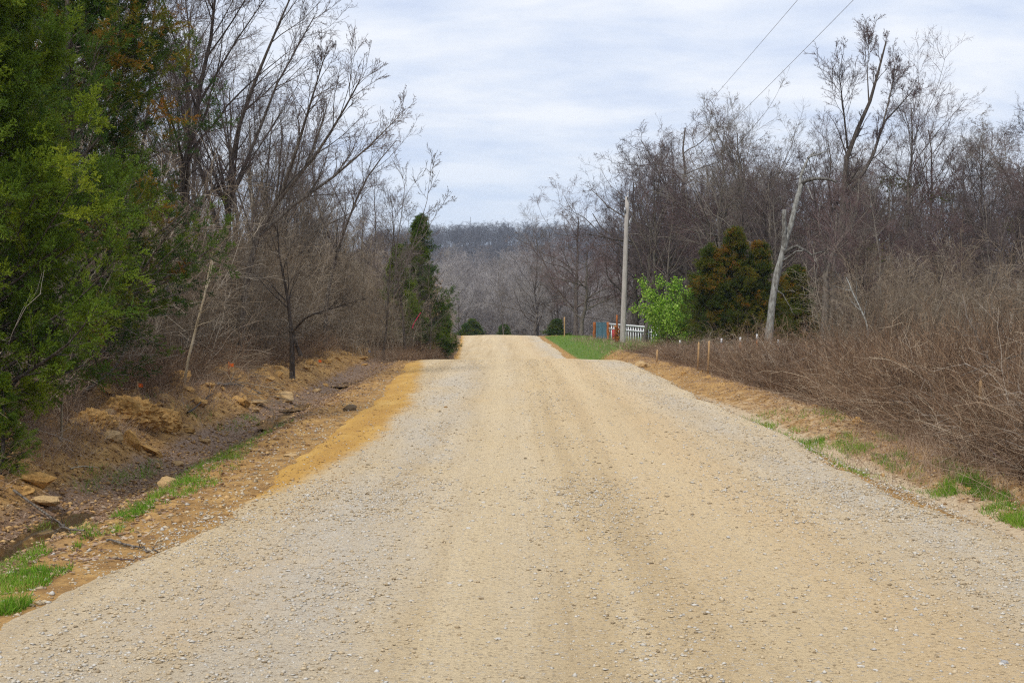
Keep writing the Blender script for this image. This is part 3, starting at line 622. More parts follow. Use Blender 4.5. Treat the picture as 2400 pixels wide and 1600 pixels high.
# ------------------------------------------------------------------ traced single trees
def poly(pts, D, K=10, dy=None):
    q = np.array([list(P(a, b_, D + (dy or 0) * (i / max(1, len(pts) - 1)))) for i, (a, b_) in enumerate(pts)])
    s = np.concatenate([[0], np.cumsum(np.linalg.norm(np.diff(q, axis=0), axis=1))]); tt = np.linspace(0, s[-1], K + 1)
    return np.stack([np.interp(tt, s, q[:, j]) for j in range(3)], -1)
def traced(name, label, D, main, r0, seed, extra=(), L1=None, L2=None, L3=None, L4=None, twig='twig', brk='bark', group=None):
    tk = poly(main, D); b0 = tk[0].copy(); g0 = Hs(b0[0], b0[1])
    ex = [(poly(e, D, 8, dy) , er) for e, er, dy in extra]
    org = np.array([b0[0], b0[1], min(b0[2], g0) - .15]); tk = np.concatenate([[org], tk[1:]])
    mt, mc = make_tree_mesh(name, tk - org, r0, seed, L1, L2, L3, L4, [(e - org, r) for e, r in ex])
    t = thing(name, label, 'tree', tuple(org), 0, group); obj('trunk', mt, M[brk], t); obj('crown', mc, M[twig], t); return t
A1 = D_(n=16, t0=.3, t1=.98, a0=15, a1=42, ratio=.36, K=6, wob=.1, up=.06, rr=.5, rmin=.008)
A2 = D_(n=7, t0=.15, t1=1, a0=20, a1=48, ratio=.45, K=4, wob=.13, up=.05, rr=.55, rmin=.005)
A3 = D_(n=5, t0=.15, t1=1, a0=20, a1=50, ratio=.5, K=3, wob=.14, up=.03, rr=.6, rmin=.004)
A4 = D_(n=3, t0=.2, t1=1, a0=20, a1=50, ratio=.55, K=2, wob=.14, up=.02, rr=.7, rmin=TW)
def lean(d): x = dict(A1); x.update(d); return x
traced('leaning_tree', 'bare tree leaning far out towards the road, its tips against the sky', 33,
       [(560, 830), (570, 700), (600, 560), (660, 455), (730, 380), (790, 290), (845, 190)], .10, 701,
       [([(600, 560), (690, 480), (790, 410), (870, 340), (940, 270)], .05, 2), ([(660, 455), (700, 340), (730, 240), (770, 110)], .05, -1)], A1, A2, A3, A4)
traced('leaning_tree', 'bare dark tree with straight upswept limbs behind the leaning tree', 38,
       [(540, 830), (535, 650), (535, 480), (550, 330), (600, 190), (655, 60), (700, -40)], .12, 702,
       [([(535, 480), (600, 330), (650, 200), (740, 40)], .06, 2), ([(535, 600), (470, 400), (440, 200), (450, 20)], .06, 3)], lean(D_(n=15)), A2, A3, A4)
traced('leaning_tree', 'bare tree bending right above the undergrowth, left of the far cedars', 46,
       [(760, 830), (765, 700), (790, 590), (830, 480), (870, 400), (930, 330)], .08, 703,
       [([(790, 590), (740, 470), (730, 360), (760, 250)], .05, 2)], A1, A2, A3, A4)
traced('slender_tree', 'thin pale stemmed bare tree in front of the far dark cedar', 56,
       [(915, 790), (925, 680), (930, 580), (945, 480), (955, 380)], .035, 704,
       [([(925, 680), (960, 600), (1000, 480), (1010, 400)], .03, 1), ([(930, 620), (990, 560), (1035, 480)], .025, 2)], lean(D_(n=8)), A2, lean(D_(n=4, K=2, ratio=.5)), None, 'twig_grey', 'bark')
traced('forked_tree', 'small dark forked trunk at the edge of the undergrowth above the ditch', 34,
       [(685, 838), (683, 780), (675, 700), (655, 600), (650, 520)], .062, 705,
       [([(705, 835), (690, 795), (683, 770)], .055, 0), ([(683, 780), (720, 740), (790, 720), (850, 700)], .035, -1)], lean(D_(n=10)), A2, A3, A4, 'twig_grey')
traced('tall_bare_tree', 'tallest bare tree on the right, twin stemmed, rising well above the wood', 62,
       [(1968, 800), (1966, 620), (1975, 470), (1985, 350), (2010, 300), (2034, 250), (2056, 170), (2074, 100)], .24, 706,
       [([(1975, 470), (2040, 380), (2068, 290), (2110, 245), (2140, 210)], .10, 3), ([(1985, 350), (1975, 260), (1965, 180), (1972, 130)], .05, -2), ([(2034, 240), (2030, 170), (2035, 100)], .035, 1), ([(2068, 290), (2090, 200), (2095, 150)], .04, 2)],
       D_(n=14, t0=.3, t1=1, a0=12, a1=34, ratio=.22, K=7, wob=.10, up=.09, rr=.4, rmin=.011, lenf=lambda t, r_, m: (3.0 - 1.9 * t) * r_.uniform(.5, 1.1, m)), D_(n=7, t0=.15, t1=1, a0=20, a1=45, ratio=.45, K=4, wob=.13, up=.05, rr=.55, rmin=.008), D_(n=6, t0=.12, t1=1, a0=20, a1=50, ratio=.5, K=3, wob=.14, up=.04, rr=.6, rmin=.006), D_(n=3, t0=.2, t1=1, a0=20, a1=50, ratio=.75, K=2, wob=.14, up=.02, rr=.7, rmin=.0045), 'twig_red')
traced('dark_tree', 'dark lichened trunk leaning right, between the dead trunk and the tall tree', 56,
       [(1930, 800), (1935, 700), (1935, 640), (1957, 577), (1998, 530), (2010, 470), (2012, 420)], .17, 707, [([(1940, 800), (1952, 690), (1955, 590), (1960, 500)], .12, 1)], lean(D_(n=12)), A2, A3, A4, 'twig_red')
for px, D, h, tp, tw, lab, rz_ in ((900, 50, 5.6, 0, 'twig_grey', 'first of the thin grey trees screening the far left cedar', .4), (948, 54, 6.6, 1, 'twig', 'thin brown tree standing right in front of the far dark cedar', 2.6), (1004, 60, 4.6, 2, 'twig_grey', 'short grey tree at the right flank of the far dark cedar', 4.4)):
    put_tree('slender_tree', SL[tp], P(px, 0, D).x, D, h, 8.2, lab, None, tw, 'bark', rz_)
# dead snag
sn = thing('dead_tree', 'pale lichen covered dead trunk with broken stub and crooked limbs', 'tree', tuple(P(1800, 800, 50)), 0)
ob = np.array(P(1800, 800, 50)); ob[2] = Hs(ob[0], 50) - .1; sn.location = tuple(ob)
tkp = poly([(1800, 806), (1803, 780), (1810, 707), (1819, 648), (1831, 604), (1838, 575), (1846, 545), (1852, 535), (1863, 481), (1878, 431)], 50, 16); tkp[0] = ob
rad = np.interp(np.linspace(0, 1, 17), [0, .1, .5, .62, 1], [.17, .14, .115, .105, .085]) * (1 + rng.normal(0, .05, 17))
V, F, _ = join([tubes(tkp[None] - ob, rad[None], 9)]); obj('trunk', mesh_np('snag_trunk', V, F, smooth=True), M['lichen'], sn)
for pts, r0, r1, dy in (([(1838, 580), (1838, 540), (1837, 492)], .13, .10, -.2), ([(1878, 431), (1890, 424), (1904, 421), (1934, 419), (1960, 428)], .10, .05, -.8), ([(1870, 455), (1878, 405), (1893, 372), (1907, 358)], .09, .045, .8),
                    ([(1893, 372), (1915, 362), (1942, 355)], .05, .02, .5), ([(1835, 598), (1850, 582), (1866, 576), (1881, 584), (1904, 598), (1931, 589)], .09, .03, -1), ([(1832, 613), (1850, 600), (1866, 589), (1880, 588)], .06, .035, -1.2),
                    ([(1819, 680), (1835, 690), (1848, 715), (1862, 740)], .035, .015, -.6), ([(1880, 424), (1895, 445), (1905, 470)], .04, .015, -.3), ([(1904, 598), (1915, 620), (1912, 650)], .02, .008, -1)):
    q = poly(pts, 50, 8, dy); q += rng.normal(0, .012, q.shape); R = np.linspace(r0, r1, 9) * .75
    q2 = np.concatenate([q, q[-1:]]); R2 = np.append(R, .001)
    V, F, _ = tubes(q2[None] - ob, R2[None], 7); obj('limb', mesh_np('snag_limb', V, F, smooth=True), M['lichen'], sn)
# saplings in front on the left and pale stems on the right
def sapling(label, D, stems, mat='pale_stem', name='sapling', cat='sapling', ground_it=True):
    b0 = np.array(P(*stems[0][0][0], D))
    if ground_it: b0[2] = Hs(b0[0], b0[1]) - .05
    t = thing(name, label, cat, tuple(b0), 0); rg = np.random.default_rng(abs(hash(label)) % 1000 if False else len(label) * 37)
    for j, (pts, r0, r1, dy) in enumerate(stems):
        q = poly(pts, D, 9, dy); q[1:] += rg.normal(0, .006, q[1:].shape)
        if j == 0 and ground_it: q[0] = b0
        pp = [tubes(q[None] - b0, np.linspace(r0, r1, 10)[None], 5)]
        a, b_ = grow(q[None], np.linspace(r0, r1, 10)[None], 9, .25, 1, 25, 55, .22, 3, rg, wob=.12, up=.05, rr=.5, rmin=.0025); pp.append(tubes(a - b0, b_, 3))
        V, F, _ = join(pp); obj('stem', mesh_np('sapling_stem', V, F, smooth=True), M[mat], t)
    return t
sapling('pale forked sapling standing in front of the left cedars', 17.2, [([(142, 985), (150, 900), (158, 850), (185, 760), (205, 680), (213, 655)], .016, .006, 0), ([(150, 870), (148, 800), (150, 720), (165, 680)], .009, .004, -.3), ([(213, 660), (250, 640), (295, 605)], .006, .003, -.2), ([(178, 790), (215, 755), (270, 735), (320, 737), (380, 718)], .008, .003, -.6), ([(213, 655), (225, 632), (242, 618)], .006, .003, .2)])
sapling('straight pale sapling right of the tall dark cedar', 25, [([(428, 905), (440, 850), (455, 790), (475, 710), (490, 640), (500, 590)], .028, .012, 0), ([(478, 700), (495, 640), (497, 610)], .01, .005, .4)])
sapling('crooked dead sapling leaning over the right brush', 20, [([(2325, 862), (2290, 790), (2265, 735), (2255, 690)], .022, .01, 1), ([(2290, 790), (2260, 785), (2235, 775)], .007, .004, -.3)], 'twig_grey', ground_it=False, name='dead_sapling', cat='branch')
sapling('long pale branch arching across the right brush near the frame edge', 18.5, [([(2255, 880), (2300, 862), (2350, 842), (2420, 825)], .009, .005, -.5), ([(2350, 842), (2360, 870), (2340, 890), (2330, 905)], .006, .003, -.3)], 'lichen', ground_it=False, name='dead_branch', cat='branch')
sapling('lower pale branch reaching in from the right over the brush', 17.5, [([(2290, 952), (2330, 945), (2370, 938), (2420, 924)], .009, .005, -.4), ([(2300, 958), (2350, 948), (2380, 945)], .005, .003, .2)], 'lichen', ground_it=False, name='dead_branch', cat='branch')
sapling('tan cut stick leaning out of the brush onto the right verge', 15.2, [([(2205, 1085), (2240, 1065), (2278, 1042)], .012, .01, .6)], 'pale_stem', ground_it=False, name='fallen_stick', cat='stick')
sapling('reddish cane slanting down at the lower right of the brush', 14.6, [([(2318, 1052), (2350, 1078), (2378, 1095)], .009, .007, -.4)], 'twig_red', ground_it=False, name='fallen_stick', cat='stick')
sapling('thin whitish stem standing at the foot of the right brush', 14.3, [([(2380, 1152), (2382, 1110), (2379, 1078)], .008, .005, .1)], 'lichen', name='dead_sapling', cat='branch')
sapling('pale bare stem in the right thicket beyond the verge', 40, [([(2040, 780), (2020, 730), (2000, 690), (1983, 650)], .03, .014, 1)], 'lichen', name='dead_sapling', cat='branch')
# oak sapling with dead leaves below the far left cedars
ol = thing('leafy_sapling', 'sapling holding brown dead leaves below the far left cedars', 'sapling', (P(1000, 0, 66).x, 66, Hs(P(1000, 0, 66).x, 66)), 0)
q = wob_trunk(3.6, 77, wob=.1); rg = np.random.default_rng(78); R = np.linspace(.03, .006, 11)[None]
p1, r1 = grow(q[None], R, 22, .1, 1, 40, 75, .35, 4, rg, rr=.4, rmin=.004)
V, F, _ = join([tubes(q[None], R, 5), tubes(p1, r1, 3)]); obj('stem', mesh_np('oak_stem', V, F), M['bark'], ol)
V, F, t = leaves(p1[:, 1:].reshape(-1, 3), 7, .06, .14, rg); obj('leaves', mesh_np('oak_leaves', V, F, t), M['deadleaf'], ol)
# bright green bush
bx = P(1592, 0, 64).x; gb = thing('leafy_bush', 'bright lime green leafy bush beside the rusty cedar', 'bush', (bx, 64, Hs(bx, 64) - .1), 0); gb.scale = (1.08, 1.08, 1.16)
rg = np.random.default_rng(88); q0 = np.zeros((9, 3)); q0[:, :2] = rg.normal(0, .25, (9, 2)); dd = rg.normal(0, .5, (9, 3)); dd[:, 2] = 1
q0 = np.repeat(q0, 2, 0); dd = np.repeat(dd, 2, 0) + rg.normal(0, .3, (18, 3)); dd[:, 2] = 1; p0 = path(q0, dd, rg.uniform(1.5, 3.4, 18), 7, rg, .09, .02); R0 = np.linspace(.03, .007, 8)[None] * np.ones((18, 1))
p1, r1 = grow(p0, R0, 12, .12, 1, 30, 65, .38, 4, rg, wob=.12, up=.02, rr=.5, rmin=.004); p2, r2 = grow(p1, r1, 6, .2, 1, 25, 60, .5, 3, rg, rr=.6, rmin=.003)
V, F, _ = join([tubes(p0, R0, 5), tubes(p1, r1, 3), tubes(p2, r2, 3)]); obj('stem', mesh_np('bush_stems', V, F), M['bark'], gb)
V, F, t = leaves(p2[:, 1:].reshape(-1, 3), 9, .048, .10, rg, .6); obj('leaves', mesh_np('bush_leaves', V, F, t), M['bushleaf'], gb)
# ------------------------------------------------------------------ woods: every tree a thing
rg = np.random.default_rng(910)
put_tree('oak_tree', SP[0], P(1625, 0, 100).x, 100, 16.5, 9.9, 'broad dark crowned bare tree behind the utility pole', None, 'twig', rz=.5, widen=.9)
put_tree('oak_tree', SP[1], P(1490, 0, 112).x, 112, 13.5, 9.9, 'wide low branched bare tree behind the white fence', None, 'twig_red', rz=2.2, widen=1.05)
put_tree('oak_tree', SP[0], P(1362, 0, 118).x, 118, 8.5, 9.9, 'dark trunked bare tree with drooping crown standing on the grass', None, 'twig_red', rz=4.0, widen=1.2)
put_tree('oak_tree', SP[1], P(1350, 0, 132).x, 132, 12.5, 9.9, 'leftmost of the large bare trees on the right, spiky crown against sky', None, 'twig', rz=5.2, widen=1.05)
put_tree('bare_tree', UP[2], P(1760, 0, 78).x, 78, 12.3, 10.2, 'grey upright bare tree behind the rusty cedar', None, 'twig_grey', rz=1.)
put_tree('bare_tree', UP[0], P(1690, 0, 82).x, 82, 12.6, 10.2, 'grey upright bare tree left of the one behind the rusty cedar', None, 'twig_grey', rz=2.)
for px, D, h, tp, tw, lab, rz_ in ((2118, 66, 11.8, 1, 'twig_red', 'tall reddish bare tree just right of the tallest tree', 1.2), (2185, 70, 11.2, 3, 'twig', 'bare tree sloping down right of the tallest tree', 3.1), (1945, 72, 11.0, 0, 'twig_red', 'bare tree just left of the tallest tree', 5.0), (2290, 64, 9.9, 2, 'twig', 'large bare tree in the right wood near the frame edge', 2.2)):
    put_tree('bare_tree', UP[tp], P(px, 0, D).x, D, h, 10.2, lab, None, tw, 'bark', rz_)
FORM = {'bare_tree': 'upright', 'slender_tree': 'slender', 'oak_tree': 'wide crowned'}; TINT = {'twig': 'purplish brown', 'twig_red': 'reddish', 'twig_grey': 'grey', 'twig_far': 'pale grey'}
def scatter_wood(n, fx, fy, hrange, tpls, names, where, twigs):
    placed = []; tries = 0
    while len(placed) < n and tries < 4000:
        tries += 1
        y = fy(rg); x = fx(rg, y)
        if any((x - a) ** 2 + (y - b_) ** 2 < 1.0 for a, b_ in placed): continue
        placed.append((x, y)); j = rg.integers(len(tpls)); tp, h0 = tpls[j]; tw = twigs[rg.integers(len(twigs))]; h = rg.uniform(*hrange)
        size = 'tall' if h > hrange[0] * .5 + hrange[1] * .5 else 'lower'
        lab = '%s %s %s bare tree %s' % (size, TINT[tw], FORM[names[j]], where)
        put_tree(names[j], tp[rg.integers(len(tp))], x, y, h, h0, lab, lab.replace(' bare tree', ' bare trees'), tw, 'bark', rg.uniform(0, 6.28), (rg.normal(0, .05), rg.normal(0, .05)), widen=rg.uniform(.85, 1.15))
TP = [(UP, 10.2), (SL, 8.2)]; NM = ['bare_tree', 'slender_tree']
TP3 = TP + [(SP, 9.9)]; NM3 = NM + ['oak_tree']
scatter_wood(24, lambda r, y: -7.2 - r.gamma(1.6, 2.0) - y * .012, lambda r: r.uniform(26, 52), (8.0, 12.0), [(UP, 10.2), (UP, 10.2), (SL, 8.2)], ['bare_tree', 'bare_tree', 'slender_tree'], 'in the near left wood', ['twig', 'twig_grey', 'twig_grey'])
scatter_wood(20, lambda r, y: -6.3 - r.gamma(1.5, 2.6), lambda r: r.uniform(50, 80), (5.5, 9.0), TP, NM, 'in the far left wood', ['twig', 'twig_grey'])
scatter_wood(14, lambda r, y: -7.5 - r.gamma(1.5, 3), lambda r: r.uniform(80, 128), (6, 9), TP, NM, 'left of the far crest', ['twig', 'twig_grey'])
scatter_wood(24, lambda r, y: r.uniform(.235, .40) * y, lambda r: r.uniform(44, 64), (4.6, 6.8), TP, NM, 'in the front of the right wood', ['twig', 'twig_red', 'twig_red', 'twig_grey'])
scatter_wood(44, lambda r, y: r.uniform(.17, .42) * y, lambda r: r.uniform(62, 86), (7.8, 10.4), TP3, NM3, 'deep in the right wood', ['twig', 'twig_red', 'twig_grey'])
scatter_wood(20, lambda r, y: r.uniform(.085, .22) * y, lambda r: r.uniform(84, 112), (10, 13.5), TP3, NM3, 'right of the utility pole', ['twig', 'twig', 'twig_red'])
scatter_wood(24, lambda r, y: r.uniform(.07, .24) * y, lambda r: r.uniform(112, 140), (8, 13), TP3, NM3, 'behind the white fence', ['twig', 'twig_red'])
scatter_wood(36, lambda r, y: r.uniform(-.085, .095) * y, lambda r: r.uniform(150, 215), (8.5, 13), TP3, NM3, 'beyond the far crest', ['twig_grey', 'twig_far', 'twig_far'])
# mistletoe clumps
for i, (px, py, D) in enumerate([(2085, 425, 66), (2210, 460, 68), (2130, 440, 67), (2040, 590, 58), (2380, 530, 60)]):
    c = P(px, py, D); rg_ = np.random.default_rng(50 + i); ms_ = thing('mistletoe_clump', ['yellow green mistletoe clump high in the tree right of the tallest', 'mistletoe clump furthest up towards the right edge', 'mistletoe clump just right of the tallest tree stem', 'green clump low on a dark trunk in the right wood', 'green clump at the right edge of the photo'][i], 'mistletoe', tuple(c), 0, 'mistletoe in the right wood')
    tips = rg_.normal(0, .22, (34, 3)) * [1.25, 1, .75]; st_ = np.stack([np.zeros((34, 3)), tips * .5 + rg_.normal(0, .02, (34, 3)), tips], 1); V, F, _ = tubes(st_, np.full((34, 3), .006), 3); obj('stems', mesh_np('mistletoe_stems', V, F), M['twig'], ms_)
    V, F, t = leaves(tips, 7, .06, .09, rg_, .5); obj('leaves', mesh_np('mistletoe_leaves', V, F, t), M['mistle'], ms_)['kind'] = 'stuff'
ORD = ['leftmost', 'second from left', 'third from left', 'fourth from left', 'fifth from left', 'sixth from left', 'seventh from left', 'eighth from left', 'ninth from left', 'tenth from left']
sets = {}
for o in C.objects:
    if o.parent is None and o.get('category') == 'tree' and o.get('group'): sets.setdefault(o['label'], []).append(o)
for lab, os_ in sets.items():
    if len(os_) > 1:
        os_.sort(key=lambda o: o.location.x / o.location.y)
        for o, w_ in zip(os_, ORD): o['label'] = lab + ', ' + w_
print('woods', round(time.time() - T0, 1))
# ------------------------------------------------------------------ thickets (uncountable stems)
def clump(name, seed, n, R_, len_, lean_, wob, up, r, twn, twl, twr, K=5, tw2=0, out=0.):
    rg = np.random.default_rng(seed); a = rg.uniform(0, 6.28, n); rr_ = R_ * np.sqrt(rg.uniform(0, 1, n)); p0 = np.stack([rr_ * np.cos(a), rr_ * np.sin(a), np.full(n, -.08)], -1)
    d = rg.normal(0, lean_, (n, 3)); d[:, 2] = 1; d[:, :2] += out * p0[:, :2] / R_
    p = path(p0, d, rg.uniform(*len_, n), K, rg, wob, up); Rr = rg.uniform(*r, n)[:, None] * np.linspace(1, .35, K + 1)[None]
    tn = np.clip(rg.beta(2, 2.6, n) + (rg.uniform(0, 1, n) < .06) * .4, 0, 1); pa = [tubes(p, Rr, 3, tn)]
    if twn:
        a_, b_ = grow(p, Rr, twn, .2, 1, 25, 75, twl, 2 if not tw2 else 3, rg, wob=.2, up=0, rr=.6, rmin=twr); t2 = np.clip(np.repeat(tn, twn) + rg.normal(0, .12, n * twn), 0, 1); pa.append(tubes(a_, b_, 3, t2))
        if tw2: c_, e_ = grow(a_, b_, tw2, .2, 1, 25, 70, .5, 2, rg, wob=.2, up=0, rr=.7, rmin=twr); pa.append(tubes(c_, e_, 3, np.repeat(t2, tw2)))
    V, F, t = join(pa); return mesh_np(name, V, F, t)
BR = template_coll('bramble', [clump('bramble', 1000 + i, 80, .7, (.6, 1.6), .34, .2, -.08, (.0028, .0055), 4, .4, .002, 6) for i in range(6)], M['bramble'])
BR2 = template_coll('cane', [clump('cane', 1040 + i, 14, .8, (1.0, 2.4), .42, .22, -.10, (.004, .008), 8, .32, .0025, 8) for i in range(6)], M['cane'])
TH = template_coll('thicket', [clump('thicket', 1020 + i, 9, .9, (1.8, 4.2), .16, .10, .01, (.007, .014), 12, .3, .0032, 6, 4) for i in range(6)], M['thicket'])
def zrot(n, rg, tilt=.08): return np.stack([rg.normal(0, tilt, n), rg.normal(0, tilt, n), rg.uniform(0, 6.28, n)], -1)
def brush(name, label, coll, x, y, s, sz, rg, tilt=.08, it=None):
    n = len(x); o = mass(name, coll, np.stack([x, y, H(x, y)], -1), zrot(n, rg, tilt), np.stack([s, s, s * sz], -1), rg.integers(0, 6, n)); return tag(o, label, 'undergrowth', None, 'stuff')
rg = np.random.default_rng(1234)
n = 950; y = np.exp(rg.uniform(math.log(13), math.log(64), n)); u0 = np.interp(y, [13, 16, 20, 27, 35, 45, 64], [5.25, 5.3, 5.6, 5.9, 5.6, 5.5, 5.8])
off = rg.gamma(1.15, 1.9, n) * np.interp(y, [13, 60], [.8, 1.5]); x = u0 + off + xc(y) - .2
sz = np.interp(y, [13, 20, 30, 45, 64], [1.0, 1.08, .95, .66, .48]) * (.5 + .5 * sstep(-.1, .9, off)) * rg.uniform(.5, 1.3, n) * (.7 + .6 * fbm(x * .5, y * .25, 151, 2))
brush('bramble_brush', 'tangled brown bramble and cane brush along the right verge', BR, x, y, rg.uniform(.8, 1.2, n), sz, rg, .16)
n = 520; y = np.exp(rg.uniform(math.log(13.5), math.log(60), n)); off = .15 + rg.gamma(1.3, 1.6, n); x = np.interp(y, [13, 16, 20, 27, 35, 45, 64], [5.4, 5.5, 5.8, 6.1, 5.8, 5.7, 6]) + off + xc(y) - .2
brush('pale_canes', 'long pale dead canes arching through the right brush', BR2, x, y, rg.uniform(.6, 1.1, n) * np.interp(y, [13, 35, 60], [.85, .8, .5]), rg.uniform(.7, 1.15, n), rg, .2)
n = 640; y = np.exp(rg.uniform(math.log(40), math.log(105), n)); x = y * rg.uniform(.15, .42, n); k_ = (x > 7.5) & (y > 40) & ((y > 66) | (x > .235 * y)); x, y = x[k_], y[k_]; n = len(x)
brush('tall_thicket', 'mass of tall thin bare stems under the right wood', TH, x, y, rg.uniform(.7, 1.2, n) * np.interp(y, [20, 45, 100], [.75, 1.0, 1.25]), rg.uniform(.8, 1.15, n), rg)
n = 900; y = np.exp(rg.uniform(math.log(22), math.log(92), n)); off = rg.gamma(1.2, 1.8, n); x = xc(y) - np.interp(y, [20, 30, 50, 60, 92], [7.1, 6.75, 6.5, 5.2, 5.6]) - off
brush('left_undergrowth', 'dense grey brown undergrowth of bare stems along the left bank', TH, x, y, rg.uniform(.75, 1.25, n) * np.interp(off, [0, .6, 1.8, 4], [.4, .7, 1.1, 1.3]), rg.uniform(.85, 1.2, n), rg)
n = 560; y = np.exp(rg.uniform(math.log(11), math.log(60), n)); x = xc(y) - np.interp(y, [11, 18, 34, 60], [6.1, 6.3, 6.4, 6.0]) - rg.gamma(1.2, 1.1, n)
brush('low_brambles', 'low brown canes and dead stalks under the left cedars', BR, x, y, rg.uniform(.5, .9, n), rg.uniform(.45, .9, n), rg, .2)
n = 240; y = rg.uniform(48, 90, n); x = xc(y) - 3.5 - rg.gamma(1.3, .6, n)
brush('bank_stalks', 'low dead stalks on the bank face beyond the near crest', BR, x, y, rg.uniform(.4, .8, n), rg.uniform(.25, .6, n), rg, .25)
n = 150; y = np.exp(rg.uniform(math.log(13), math.log(60), n)); x = xc(y) - np.interp(y, [11, 18, 34, 60], [6.6, 7.0, 7.2, 6.8]) - rg.gamma(1.3, 1.6, n)
brush('left_canes', 'pale dead canes tangled through the left undergrowth', BR2, x, y, rg.uniform(.6, 1.3, n), rg.uniform(.8, 1.4, n), rg, .2)
n = 330; y = rg.uniform(46, 132, n); x = xc(y) - np.interp(y, [46, 54, 60, 132], [5.6, 4.3, 4.2, 4.6]) - rg.gamma(1.2, 1.2, n)
brush('crest_undergrowth', 'bare scrub left of the road near the far crest', TH, x, y, rg.uniform(.4, .85, n), rg.uniform(.5, 1.2, n), rg)
print('thickets', round(time.time() - T0, 1))
# ------------------------------------------------------------------ far wood
FT = []
for i in range(5):
    tk = wob_trunk(10, 800 + i, wob=.07)
    mt, mc = make_tree_mesh('far_tree', tk, .12, 810 + i, D_(n=16, t0=.22, t1=.98, a0=25, a1=55, ratio=.5, K=5, wob=.13, up=.06, rr=.5, rmin=.02), D_(n=8, t0=.15, t1=1, a0=25, a1=55, ratio=.46, K=3, wob=.14, up=.05, rr=.55, rmin=.014), D_(n=8, t0=.1, t1=1, a0=25, a1=60, ratio=.55, K=2, wob=.15, up=.03, rr=.6, rmin=.009), None)
    FT += [mt, mc]
def far_wood(name, label, x, y, h, mat, rg, wide=1.):
    col_ = template_coll(name + '_tree', [m_.copy() for m_ in FT], M[mat]); n = len(x); j = rg.integers(0, 5, n); z = H(x, y) - .2; r_ = zrot(n, rg, .03); s = np.stack([h / 10 * wide, h / 10 * wide, h / 10], -1)
    pos = np.stack([x, y, z], -1)
    return tag(mass(name, col_, np.concatenate([pos, pos]), np.concatenate([r_, r_]), np.concatenate([s, s]), np.concatenate([j * 2, j * 2 + 1])), label, 'wood', None, 'stuff')
rg = np.random.default_rng(77)
n = 560; y = 205 * (430 / 205) ** rg.uniform(0, 1, n); x = y * rg.uniform(-.10, .17, n)
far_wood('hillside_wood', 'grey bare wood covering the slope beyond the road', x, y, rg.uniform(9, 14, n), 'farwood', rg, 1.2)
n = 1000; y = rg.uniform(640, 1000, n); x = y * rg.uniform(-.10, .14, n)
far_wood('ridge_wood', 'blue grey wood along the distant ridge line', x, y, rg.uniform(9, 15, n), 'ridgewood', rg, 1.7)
# radio mast on the ridge
mx_, my_ = P(1103, 0, 980).x, 980.; mz = Hs(mx_, my_); top = P(1103, 509, 980).z
ms = thing('radio_mast', 'thin radio mast on the distant ridge', 'mast', (mx_, my_, mz), 0); hm = top - mz
M['steel'] = plain('grey steel', (.35, .36, .38), .5, .6)
lt = []
for a in range(3):
    c = np.array([math.cos(a * 2.094) * .35, math.sin(a * 2.094) * .35, 0]); lt.append(tubes(np.array([[c, c * [.4, .4, 1] + [0, 0, hm]]]), np.full((1, 2), .07), 4))
V, F, _ = join(lt); obj('legs', mesh_np('mast_legs', V, F), M['steel'], ms)
zz = np.arange(0, hm, 2.); br = []
for i, z_ in enumerate(zz):
    a, b_ = (i % 3) * 2.094, ((i + 1) % 3) * 2.094; s0 = .35 * (1 - .6 * z_ / hm)
    br.append(tubes(np.array([[[math.cos(a) * s0, math.sin(a) * s0, z_], [math.cos(b_) * s0, math.sin(b_) * s0, z_ + 2]]]), np.full((1, 2), .035), 3))
V, F, _ = join(br); obj('lattice', mesh_np('mast_lattice', V, F), M['steel'], ms)
# ------------------------------------------------------------------ small vegetation
def blades(x, y, h, rg, wd=.004, lean_=.5, seg=2, tint=None):
    n = len(x); z = H(x, y) - .01; d = rg.normal(0, lean_, (n, 3)); d[:, 2] = 1
    p = path(np.stack([x, y, z], -1), d, h, seg, rg, .12, -.18)
    sd_ = nrm(np.cross(d, rg.normal(size=(n, 3)))); wv = np.linspace(1, .08, seg + 1)[None, :, None] * (wd * rg.uniform(.7, 1.4, n))[:, None, None] * sd_[:, None]
    V = np.stack([p - wv, p + wv], 2).reshape(-1, 3); i = np.arange(n)[:, None] * (seg + 1) * 2; k_ = np.arange(seg)[None] * 2
    F = np.stack([i + k_, i + k_ + 1, i + k_ + 3, i + k_ + 2], -1).reshape(-1, 4)
    return V, F, np.repeat(rg.beta(2, 2, n) if tint is None else tint, (seg + 1) * 2)
rg = np.random.default_rng(4242)
def patch(px, py, rx, ry_, n):
    n = int(n * 1.5); a = rg.uniform(0, 6.28, n); r = 1.25 * rg.uniform(0, 1, n) ** .62; c = pix(px, py); D = c.y
    X_ = c.x + rx * D / FPX * r * np.cos(a); Y_ = c.y + ry_ * D * D / FPX / 1.8 * r * np.sin(a); return X_, Y_
